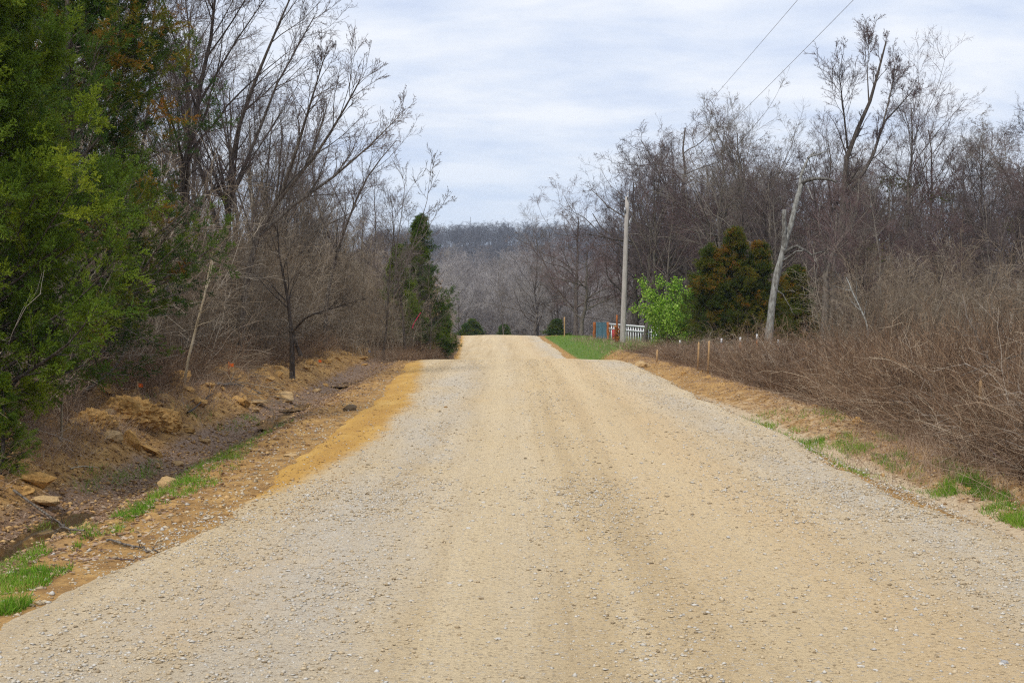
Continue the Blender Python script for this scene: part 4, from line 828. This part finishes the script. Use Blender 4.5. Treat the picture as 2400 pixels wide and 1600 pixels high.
ptl = [(60, 1310, 95, 22, 1500), (30, 1370, 60, 22, 800), (15, 1430, 40, 14, 400), (100, 1345, 50, 15, 400), (265, 1235, 75, 22, 1100), (320, 1200, 50, 14, 500), (440, 1130, 60, 22, 900), (510, 1080, 60, 26, 900), (380, 1165, 60, 14, 500), (330, 1110, 25, 18, 250), (560, 1000, 20, 14, 160), (350, 930, 22, 10, 220), (450, 970, 25, 12, 160), (570, 985, 12, 10, 120),
       (2260, 1150, 65, 12, 900), (2320, 1172, 40, 10, 400), (2380, 1225, 35, 10, 350), (2250, 1105, 40, 14, 450), (2090, 1075, 28, 12, 260), (2010, 1055, 28, 10, 220), (1955, 1025, 30, 9, 200), (1925, 1045, 45, 8, 260), (1850, 1020, 35, 9, 180), (1800, 1005, 40, 12, 220), (1965, 995, 28, 9, 180), (2060, 1150, 22, 8, 160), (2150, 1150, 30, 8, 200), (1990, 1100, 35, 10, 220), (1960, 1075, 22, 8, 140), (1885, 980, 10, 6, 80), (2075, 1030, 18, 10, 140), (2140, 1020, 25, 10, 160), (1930, 965, 40, 8, 180), (1740, 1000, 10, 5, 60), (1830, 970, 40, 6, 140), (2330, 1200, 20, 8, 120), (2270, 1148, 60, 10, 700), (2235, 1100, 40, 12, 500), (2000, 1050, 30, 9, 300), (2095, 1078, 30, 11, 350), (1940, 1035, 50, 9, 400), (1900, 1060, 30, 8, 200), (1810, 1000, 40, 9, 250), (2385, 1222, 30, 9, 400), (2180, 1120, 40, 9, 260), (2120, 1095, 30, 9, 200), (2040, 1120, 30, 8, 160), (2210, 1165, 30, 7, 160), (2300, 1130, 40, 9, 260), (2370, 1190, 35, 8, 240), (1880, 1035, 40, 8, 200), (1780, 985, 30, 7, 120), (640, 1010, 30, 14, 180), (480, 1110, 60, 25, 700), (560, 1050, 50, 18, 400), (300, 1215, 60, 18, 600), (230, 1130, 40, 16, 200), (120, 1240, 30, 10, 150)]
xa, ya = zip(*[patch(*p_) for p_ in ptl]); x = np.concatenate(xa); y = np.concatenate(ya); k_ = fbm(x * 6, y * 2.2, 611, 3) > .46; x, y = x[k_], y[k_]
hh = rg.uniform(.03, .12, len(x)) * (.5 + fbm(x * 5, y * 2, 77, 2)) * np.interp(y, [8, 30], [.85, 1.25])
bl = [blades(x, y, hh, rg, .0032, tint=np.clip(rg.beta(2, 2.4, len(x)) * .7 + .75 * (fbm(x * 3, y * 1.2, 88, 2) - .35) + (rg.uniform(0, 1, len(x)) < .12) * .5, 0, 1))]
n = 15000; y = rg.uniform(60, 124, n); x = xc(y) + rg.uniform(3.3, 12, n); k_ = rg.uniform(0, 1, n) < grassmask(x, y) * (.3 + fbm(x, y * .3, 9, 2)); x, y = x[k_], y[k_]
bl.append(blades(x, y, rg.uniform(.06, .16, len(x)), rg, .011, tint=np.clip(rg.beta(2, 2.4, len(x)) * .6 + 1.2 * (fbm(x * .8, y * .2, 98, 3) - .3), 0, 1)))
V, F, t = join(bl); tag(obj('grass', mesh_np('grass', V, F, t), M['grass']), 'fresh green grass tufts on the verges and the far lawn', 'grass', None, 'stuff')
# dry grass and stalks
n = 9000; y = np.exp(rg.uniform(math.log(10), math.log(55), n)); s_ = rg.uniform(0, 1, n) < .62
x = xc(y) + np.where(s_, -5.5 - rg.gamma(1.6, .7, n), 4.1 + rg.gamma(1.8, .5, n)); b1 = blades(x, y, rg.uniform(.05, .28, n) * np.where(s_, 1, .7), rg, .0025, .8)
n = 20000; y = np.exp(rg.uniform(math.log(11), math.log(30), n)); x = xc(y) - 5.4 - rg.gamma(1.5, .8, n); b2 = blades(x, y, rg.uniform(.1, .4, n), rg, .0025, .9)
n = 7000; y = np.exp(rg.uniform(math.log(12), math.log(60), n)); x = xc(y) + 3.75 + rg.gamma(2.2, .42, n); b5 = blades(x, y, rg.uniform(.03, .16, n), rg, .003, 1.1)
n = 1500; c = pix(2170, 1080); x = c.x + rg.normal(0, .35, n); y = c.y + rg.normal(0, 1.2, n); b3 = blades(x, y, rg.uniform(.1, .45, n), rg, .0022, .4)
n = 2600; y = rg.uniform(64, 100, n); x = xc(y) + rg.uniform(4.5, 9, n); b4 = blades(x, y, rg.uniform(.1, .5, n), rg, .007, .5)
V, F, t = join([b1, b2, b3, b4, b5]); tag(obj('dry_grass', mesh_np('dry_grass', V, F, t), M['straw']), 'dry tan grass and stalks along the verges', 'dry grass', None, 'stuff')
# leaf litter
n = 38000; y = np.exp(rg.uniform(math.log(9), math.log(85), n)); s_ = rg.uniform(0, 1, n) < .82; x = xc(y) + np.where(s_, -3.0 - rg.gamma(2.2, .95, n), 3.7 + rg.gamma(2, .7, n))
V, F, t = leaves(np.stack([x, y, H(x, y) + .015], -1), 1, .026, .006, rg, .6); V[:, 2] = np.repeat(H(x, y) + .015, 4) + (V[:, 2] - np.repeat(H(x, y) + .015, 4)) * .35
tag(obj('leaf_litter', mesh_np('leaf_litter', V, F, t), M['deadleaf']), 'fallen brown leaves scattered over ditch and banks', 'leaves', None, 'stuff')
# ------------------------------------------------------------------ clods, rocks, sticks
cm = [rock_mesh('clod', 900 + i, .7, 2, .9) for i in range(5)]
for m_ in cm: m_.materials.append(M['clod'])
for i in range(240):
    y = math.exp(rg.uniform(math.log(13), math.log(85))); side = rg.uniform() < .85
    x = float(xc(y)) + (rg.normal(-6.1, .55) if side else rg.normal(4.7, .3)); s = rg.gamma(2, .035) + .03; s = min(s, .2) * (1 if side else .5)
    o = obj('clod', cm[i % 5], None, ground); o.location = (x, y, Hs(x, y) + s * .1); o.rotation_euler = (rg.normal(0, .4), rg.normal(0, .4), rg.uniform(0, 6.28)); o.scale = (s * rg.uniform(.9, 1.5), s, s * rg.uniform(.6, 1.1))
# fine crumbs
n = 22000; y = np.exp(rg.uniform(math.log(11), math.log(70), n)); s_ = rg.uniform(0, 1, n) < .85; x = xc(y) + np.where(s_, rg.normal(-5.5, 1.0, n), rg.normal(4.5, .5, n)); s = .008 * np.where(s_, 5.5, 4) ** rg.uniform(0, 1, n) ** 2
n3_ = 2500; y3 = np.exp(rg.uniform(math.log(11), math.log(44), n3_)); u3 = rg.uniform(-3.1, -1.9, n3_); x = np.concatenate([x, u3 + xc(y3)]); y = np.concatenate([y, y3]); s = np.concatenate([s, rg.uniform(.004, .012, n3_)]); n += n3_
zc_ = np.maximum(H(x, y), np.where((x - xc(y) > -2.7) & (x < 0), Rz(x, y), -9)); V, F = stones(x, y, zc_ + s * .2, s, rg); M['crumb'] = bark('soil crumbs', [(.10, .055, .025), (.27, .155, .062), (.48, .31, .135)], 9, True, bmp=0)
tag(obj('soil_crumbs', mesh_np('soil_crumbs', V, F, np.repeat(rg.uniform(0, 1, n), 6)), M['crumb'], ground), kind='stuff')
rks = [(100, 1178, .155, 'flat tan stone lying beside the near puddle', .35), (1505, 862, .30, 'round tan stone at the edge of the right brush', .6), (660, 935, .26, 'large tan boulder half buried in the left dirt bank', .6), (600, 945, .22, 'flat pale slab on the slope of the left bank', .25), (742, 918, .15, 'small tan stone beside the far ditch puddle', .5), (390, 1135, .09, 'small brown stone among the ditch grass', .7),
       (265, 1030, .17, 'greyish stone under the clay heap on the left bank', .5), (480, 1040, .09, 'pale stone on the muddy slope left of the ditch', .6), (820, 962, .13, 'dark stone on the road shoulder by the ditch', .6), (940, 1357, .028, 'small dark brown stone lying alone on the road', .8), (2135, 1163, .06, 'brown stone in the rut at the right road edge', .6), (1930, 1090, .1, 'flat clay slab beside the rut on the right verge', .35), (680, 1068, .09, 'grey flat stone on the clay strip', .3), (595, 962, .12, 'white stone below the pale slab', .35),
       (415, 1090, .08, 'tan stone in the middle of the ditch bottom', .5), (255, 978, .2, 'clay lump at the left end of the heap', .7)]
M['darkrock'] = plain('dark stone', (.10, .07, .04), .9)
for i, (px, py, s, lab, fl) in enumerate(rks):
    c = pix(px, py); me = rock_mesh('rock', 950 + i, fl, 2, .5); o = obj('rock', me, M['darkrock'] if 'dark' in lab else M['rock'], None, (c.x, c.y, c.z + s * fl * .3)); o.scale = (s * 1.25, s, s); o.rotation_euler = (0, 0, i * 1.3); tag(o, lab, 'rock')
def heap_mesh(name, seed):
    import bmesh
    from mathutils import noise as mn
    bm = bmesh.new(); bmesh.ops.create_icosphere(bm, subdivisions=5, radius=1)
    for v in bm.verts:
        p = v.co.copy(); q = p * 1.3 + Vector((seed, 0, 0)); d = mn.fractal(q, .8, 2.1, 3) * .28 + abs(mn.fractal(p * 4.5 + Vector((0, seed, 0)), .7, 2.2, 4)) * .22
        v.co = p * (.85 + d); v.co.z *= .7
    me = bpy.data.meshes.new(name); bm.to_mesh(me); bm.free(); return me
hp = [pix(300, 985), pix(365, 1000), pix(210, 1005)]
for i, (c, s) in enumerate(zip(hp, (.42, .36, .34))):
    me = heap_mesh('clay_heap', 980 + i); o = obj('clay_heap', me, M['clod'], None, (c.x, c.y, c.z + .02)); o.scale = (s * 1.2, s, s); o.rotation_euler[2] = i
    tag(o, ['largest ochre clay heap on the left bank under the undergrowth', 'ochre clay heap sloping right of the largest heap', 'low clay heap left of the largest heap'][i], 'clay heap')
def stick(label, pts, r0, r1, seed, lift=.03, mat='pale_stem', nt_=6):
    rg = np.random.default_rng(seed); q = []
    for px, py in pts:
        c = pix(px, py); q.append([c.x, c.y, c.z + lift])
    q = np.array(q); s = np.concatenate([[0], np.cumsum(np.linalg.norm(np.diff(q, axis=0), axis=1))]); tt = np.linspace(0, s[-1], 12)
    q = np.stack([np.interp(tt, s, q[:, j]) for j in range(3)], -1); q += rg.normal(0, .008, q.shape); b0 = q[0].copy()
    R = np.linspace(r0, r1, 12)[None]; pa = [tubes(q[None] - b0, R, 6)]
    a, b_ = grow(q[None], R, nt_, .2, 1, 25, 60, .18, 3, rg, wob=.15, up=.02, rr=.45, rmin=.002); pa.append(tubes(a - b0, b_, 4))
    V, F, _ = join(pa); return tag(obj('fallen_branch', mesh_np('fallen_branch', V, F, smooth=True), M[mat], None, tuple(b0)), label, 'branch')
stick('long pale fallen branch slanting across the near puddle', [(28, 1165), (62, 1182), (95, 1215), (135, 1240), (160, 1262), (190, 1266)], .014, .007, 1, .06, 'bark', 9)
stick('short dark stick lying on the gravel at the left road edge', [(248, 1272), (300, 1285), (366, 1302)], .010, .007, 2, .02, 'bark')
stick('thin red brown twig below the dark stick on the gravel', [(250, 1312), (300, 1317), (345, 1322)], .004, .003, 3, .015, 'twig_red', 3)
stick('dark dead branch hanging over the clay bank', [(440, 980), (490, 935), (540, 905), (560, 895)], .016, .01, 4, .06, 'bark')
stick('pale curved stick on the muddy ground of the ditch', [(165, 1103), (195, 1096), (230, 1100)], .010, .006, 5, .02)
stick('grey log lying on the brush pile at the left bank', [(505, 905), (560, 910), (610, 925)], .03, .02, 6, .03, 'bark', 3)
stick('thin brown twig at the edge of the clay strip', [(610, 1178), (650, 1180), (690, 1177)], .004, .003, 8, .012, 'bark', 2)
# brush pile
c = pix(560, 905); n = 170; r_ = np.random.default_rng(5); p0 = np.array(c)[None] + r_.normal(0, 1, (n, 3)) * [.75, 1.2, .0]; p0[:, 2] = H(p0[:, 0], p0[:, 1]) + r_.uniform(.02, .35, n) * np.exp(-((p0[:, 0] - c.x) / .7) ** 2)
dd = r_.normal(0, 1, (n, 3)); dd[:, 2] *= .18; q = path(p0, dd, r_.uniform(.3, 1.0, n), 4, r_, .1); V, F, t = tubes(q, r_.uniform(.003, .010, n)[:, None] * np.linspace(1, .5, 5)[None], 4, r_.uniform(.1, .55, n))
tag(obj('brush_pile', mesh_np('brush_pile', V, F, t), M['thicket']), 'pile of cut grey sticks on the left bank', 'brush pile', None, 'stuff')
# ------------------------------------------------------------------ box helper
def box(x0, x1, y0, y1, z0, z1):
    V = np.array([[x, y, z] for z in (z0, z1) for y in (y0, y1) for x in (x0, x1)], float)
    F = np.array([[0, 2, 3, 1], [4, 5, 7, 6], [0, 1, 5, 4], [2, 6, 7, 3], [0, 4, 6, 2], [1, 3, 7, 5]]); return V, F, None
def bxm(name, *bs):
    V, F, _ = join([box(*b_) for b_ in bs]); return mesh_np(name, V, F)
M['polewood'] = bark('weathered pole wood', [(.22, .20, .185), (.36, .335, .31), (.46, .43, .40)], 3, stretch=(9, 9, .5), rnd=0)
M['white'] = plain('white painted steel', (.78, .80, .82), .5, var=.08); M['rust'] = plain('rusted iron', (.30, .10, .03), .9, var=.5, scale=14)
M['bluesheet'] = plain('blue grey sheet', (.10, .19, .25), .6, var=.25); M['stake'] = plain('raw stake wood', (.40, .26, .13), .85, var=.2)
M['ribbon_pink'] = plain('pink ribbon', (.85, .03, .16), .6, var=.08); M['ribbon_orange'] = plain('orange ribbon', (.85, .16, .02), .6, var=.1); M['ribbon_blue'] = plain('blue ribbon', (.03, .22, .62), .6, var=.1); M['redcloth'] = plain('red plastic', (.38, .04, .05), .5, var=.15)
M['wire'] = plain('aluminium wire', (.3, .31, .33), .6, .0, var=.1)
# utility pole
DP = 85.; b0 = P(1459, 800, DP); b0.z = Hs(b0.x, DP) - .3; tp = P(1470, 462, DP + .3)
po = thing('utility_pole', 'grey weathered wooden utility pole leaning slightly beside the white fence', 'pole', tuple(b0)); dv = tp - b0
tt = np.linspace(0, 1, 9); pts = np.array([[dv.x * a, dv.y * a, dv.z * a] for a in tt]); pts = np.concatenate([pts, pts[-1:] + [[0, 0, .02]]])
V, F, _ = tubes(pts[None], np.append(np.linspace(.175, .125, 9), .001)[None], 12); obj('shaft', mesh_np('pole_shaft', V, F, smooth=True), M['polewood'], po)
M['insul'] = plain('grey insulator', (.42, .43, .45), .3)
def lathe(name, prof, n=10):
    V = np.array([[r * math.cos(a), r * math.sin(a), z] for r, z in prof for a in np.arange(n) * 2 * math.pi / n]); F = []
    for i in range(len(prof) - 1):
        for j in range(n): F.append([i * n + j, i * n + (j + 1) % n, (i + 1) * n + (j + 1) % n, (i + 1) * n + j])
    return mesh_np(name, V, np.array(F), smooth=True)
im = lathe('insulator', [(.001, 0), (.05, 0), (.055, .05), (.035, .07), (.055, .09), (.05, .14), (.03, .17), (.001, .18)])
zt = dv.z
obj('top_bracket', bxm('top_bracket', (-.03, .03, -.24, -.14, zt - .15, zt + .08), (-.03, .03, -.24, .0, zt - .12, zt - .06)), M['steel'], po, (dv.x, dv.y, 0))
obj('insulator', im, M['insul'], po, (dv.x, dv.y - .19, zt + .08)); obj('insulator', im, M['insul'], po, (dv.x + .2, dv.y - .1, zt - 1.45))
obj('side_bracket', bxm('side_bracket', (.1, .26, -.13, -.08, zt - 1.52, zt - 1.45), (.1, .15, -.16, -.05, zt - 1.75, zt - 1.4)), M['steel'], po, (dv.x, dv.y, 0))
obj('junction_box', bxm('junction_box', (-.2, -.1, -.2, -.02, zt - .95, zt - .65)), M['steel'], po, (dv.x, dv.y, 0))
def wire(label, p, q, sag):
    t = np.linspace(0, 1, 60)[:, None]; pts = np.array(p)[None] * (1 - t) + np.array(q)[None] * t; pts[:, 2] -= sag * 4 * (t * (1 - t))[:, 0]
    V, F, _ = tubes(pts[None] - pts[0], np.full((1, 60), .0055), 5); tag(obj('power_line', mesh_np('power_line', V, F), M['wire'], None, tuple(pts[0])), label, 'wire')
t_ = b0 + dv
wire('upper power line running up from the pole top to the top of the picture', (t_.x, t_.y - .19, t_.z + .26), (6.55, -12, 9.75), .35)
wire('lower right power line below the upper one', (t_.x + .2, t_.y - .1, t_.z - 1.3), (6.7, -12, 8.95), .35)
# white picket fence / gate
GA, GB = Vector((6.42, 94, 0)), Vector((10.4, 84.5, 0)); n_p = 30
fe = thing('picket_fence', 'white picket fence behind the utility pole, partly behind the green bush', 'fence', (GA.x, GA.y, 0)); dv2 = GB - GA; ln = dv2.length; ang = math.atan2(dv2.y, dv2.x)
fe.rotation_euler[2] = ang; zA, zB = EYE + (HZ - 757) / FPX * 94, EYE + (HZ - 772) / FPX * 84.5
pm = bxm('picket', (-.04, .04, -.018, .018, -1.22, 0))
for i in range(n_p + 1):
    f = i / n_p; obj('picket', pm, M['white'], fe, (ln * f, .0, zA + (zB - zA) * f - .03))
for dz, hh_ in ((0, .10), (.32, .07), (1.12, .07)):
    rm = bxm('rail', (0, ln, -.06, -.022, -hh_, 0)); o = obj('rail', rm, M['white'], fe, (0, 0, zA - dz)); o.rotation_euler[1] = math.atan2(zA - zB, ln)
# rusty posts and blue sheet
def post(name, label, px, D, ptop, wpx, mat, tall=None, loc=None, cat='post', cap=None):
    tpz = P(px, ptop, D); gz = Hs(tpz.x, D) - .25; hgt = tpz.z - gz; r = wpx / FPX * D / 2
    t = thing(name, label, cat, (tpz.x, D, gz), (px % 7) * .2); rg = np.random.default_rng(int(px))
    q = np.stack([rg.normal(0, r * .15, 7), rg.normal(0, r * .15, 7), np.linspace(0, hgt, 7)], -1); q = np.concatenate([q, q[-1:] + [[0, 0, .004]]])
    V, F, _ = tubes(q[None], np.append(np.full(7, r) * rg.uniform(.85, 1.1, 7), .001)[None], 8); obj('shaft', mesh_np('post_shaft', V, F), M[mat], t); return t
post('gate_post', 'rust streaked post at the left end of the white fence', 1425, 94, 755, 7, 'rust')
post('gate_post', 'rusty post at the left end of the blue sheet', 1393, 99, 755, 7, 'rust')
vine = post('corner_post', 'thick rusty orange corner post just left of the utility pole', 1446, 86, 738, 5, 'rust')
r_ = np.random.default_rng(3); q = np.stack([r_.normal(0, .09, 260), r_.normal(0, .09, 260), r_.uniform(.15, 1.25, 260)], -1); V, F, t = leaves(q, 2, .05, .04, r_, .6); M['rustvine'] = leafmat('rust coloured vine', [(.2, .05, .01), (.36, .12, .02), (.45, .2, .04)], .1)
obj('dead_vine', mesh_np('dead_vine', V, F, t), M['rustvine'], vine)
post('stake', 'thin orange stake on the far grass beside the dark trunk', 1323, 112, 743, 3.2, 'stake', cat='stake')
bs0 = P(1397, 755, 98.5); bw = 28 / FPX * 98.5; bh = 1.25
bsh = thing('sheet_gate', 'blue grey corrugated metal gate panel left of the white fence', 'gate', (bs0.x, 98.5, bs0.z - bh)); xw = np.linspace(0, bw, 61); yw = .025 * np.sin(xw * 2 * math.pi / .09)
V = np.concatenate([np.stack([xw, yw + o_, np.full(61, z_)], -1) for o_, z_ in ((0, 0), (0, bh))]); F = np.array([[i, i + 1, i + 62, i + 61] for i in range(60)])
obj('sheet', mesh_np('sheet', V, F), M['bluesheet'], bsh); obj('frame', bxm('frame', (0, bw, .03, .06, bh - .06, bh - .01), (0, bw, .03, .06, .1, .16)), M['steel'], bsh)
rc = P(1439, 788, 90); gz = Hs(rc.x, 90); tag(obj('red_sheet', bxm('red_sheet', (-.11, .11, -.03, .03, 0, max(.6, P(0, 772, 90).z - gz))), M['redcloth'], None, (rc.x, 90, gz)), 'small red panel leaning at the white fence beside the rusty post', 'panel')
# stakes and t-posts in the right brush
def tpost(label, px, ptop, D, group='steel fence posts in the right brush'):
    tpz = P(px, ptop, D); gz = Hs(tpz.x, D) - .2; hgt = tpz.z - gz
    t = thing('fence_post', label, 'post', (tpz.x, D, gz), .3, group); s = .019 * D / 34
    obj('shaft', bxm('tpost', (-s, s, -.006, .006, 0, hgt - .16), (-.006, .006, .006, .035, 0, hgt - .16)), M['rust'], t); obj('white_tip', bxm('tpost_tip', (-s * 1.1, s * 1.1, -.008, .008, hgt - .16, hgt), (-.008, .008, .008, .037, hgt - .16, hgt)), M['white'], t); return t
for px, pt, D, lab in ((1824, 796, 36, 'white tipped steel post right of the dead trunk foot'), (1774, 783, 41, 'white tipped steel post left of the dead trunk foot'), (1735, 790, 44, 'rusty steel post with white tip below the rusty cedar'), (1691, 793, 47, 'white tipped steel post beside the dark stump of vines'), (1594, 797, 57, 'white tipped steel post below the bright green bush')):
    tpost(lab, px, pt, D)
def wstake(label, px, ptop, D, w_=.022):
    tpz = P(px, ptop, D); gz = Hs(tpz.x, D) - .15; hgt = tpz.z - gz; s = w_ * max(1, D / 40)
    t = thing('wooden_stake', label, 'stake', (tpz.x, D, gz), .2, 'wooden survey stakes at the right brush'); V, F, _ = box(-s, s, -s, s, 0, hgt - .05); V = np.concatenate([V, [[0, 0, hgt]]]); F4 = np.delete(F, 1, 0)
    F3 = np.array([[4, 5, 8], [5, 7, 8], [7, 6, 8], [6, 4, 8]]); t.rotation_euler = (.02, .03 if px % 2 else -.03, .2); obj('shaft', mesh_np('stake', V, [F4, F3]), M['stake'], t)
wstake('leftmost tan wooden stake at the right brush, near the round stone', 1539, 818, 45); wstake('tan wooden stake left of the taller one in the right brush', 1635, 800, 38); wstake('tall tan wooden stake in the middle of the right brush front', 1659, 797, 36); wstake('orange wooden stake deep in the near right brush', 2291, 888, 17.2, .016)
# survey flags on the left
def flag(label, px, py_top, px_b, py_b, mat, size, staff='stake', group='survey flags along the left bank'):
    b_ = pix(px_b, py_b); D = b_.y; tz = P(px, py_top, D); t = thing('survey_flag', label, 'flag', (b_.x, b_.y, b_.z - .05), .2, group); h_ = max(.2, tz.z - b_.z)
    obj('staff', bxm('staff', (-.012, .012, -.012, .012, 0, h_ + .03)), M[staff], t); r_ = np.random.default_rng(int(px)); k_ = 6; xw = np.linspace(.014, size, k_); zw = np.zeros(k_); sag = -.35 * xw ** 1.5
    V = np.concatenate([np.stack([xw, .02 * np.sin(xw * 30) + o_, h_ + sag - dz_], -1) for o_, dz_ in ((0, 0), (.01, size * .7))]); F = np.array([[i, i + 1, i + k_ + 1, i + k_] for i in range(k_ - 1)]); obj('ribbon', mesh_np('ribbon', V, F), M[mat], t)
flag('pink survey flag on a short wooden stake by the far bend of the bank', 1002, 770, 1002, 797, 'ribbon_pink', .24)
flag('small blue marker flag on the left dirt bank', 861, 817, 862, 832, 'ribbon_blue', .1)
flag('orange ribbon marker at the foot of the forked tree', 742, 845, 745, 856, 'ribbon_orange', .1); flag('orange ribbon in the undergrowth left of the brush pile', 540, 845, 536, 878, 'ribbon_orange', .1, 'rust'); flag('orange ribbon marker low under the left cedar', 322, 905, 322, 925, 'ribbon_orange', .08); flag('blue marker flag near the crest on the left', 1037, 800, 1037, 806, 'ribbon_blue', .12)
rb = P(968, 745, 58); q = poly([(986, 733), (978, 745), (970, 758), (966, 770)], 57, 8); V = np.concatenate([q + [-.018, 0, 0], q + [.018, .01, .01]]) - np.array(rb); F = np.array([[i, i + 1, i + 10, i + 9] for i in range(8)])
tag(obj('ribbon', mesh_np('pink_tape', V, F), M['ribbon_pink'], None, rb), 'long pink tape strip tied to a stem under the far cedar', 'ribbon')
print('done', round(time.time() - T0, 1), 'tris', sum(len(m.polygons) for m in bpy.data.meshes))

# ------------------------------------------------------------------ haze
if True:
    hv = bxm('haze', (-1050, 1050, -80, 1330, -12, 84)); hm_ = bpy.data.materials.new('pale air'); hm_.use_nodes = True; ht = hm_.node_tree; ht.nodes.clear()
    ho = ht.nodes.new('ShaderNodeOutputMaterial'); pv = ht.nodes.new('ShaderNodeVolumePrincipled'); pv.inputs['Color'].default_value = (.72, .82, 1, 1); pv.inputs['Density'].default_value = .00022; pv.inputs['Anisotropy'].default_value = .2
    ht.links.new(pv.outputs[0], ho.inputs['Volume']); tag(obj('haze', hv, hm_), 'thin pale air over the whole scene', 'haze', None, 'stuff')
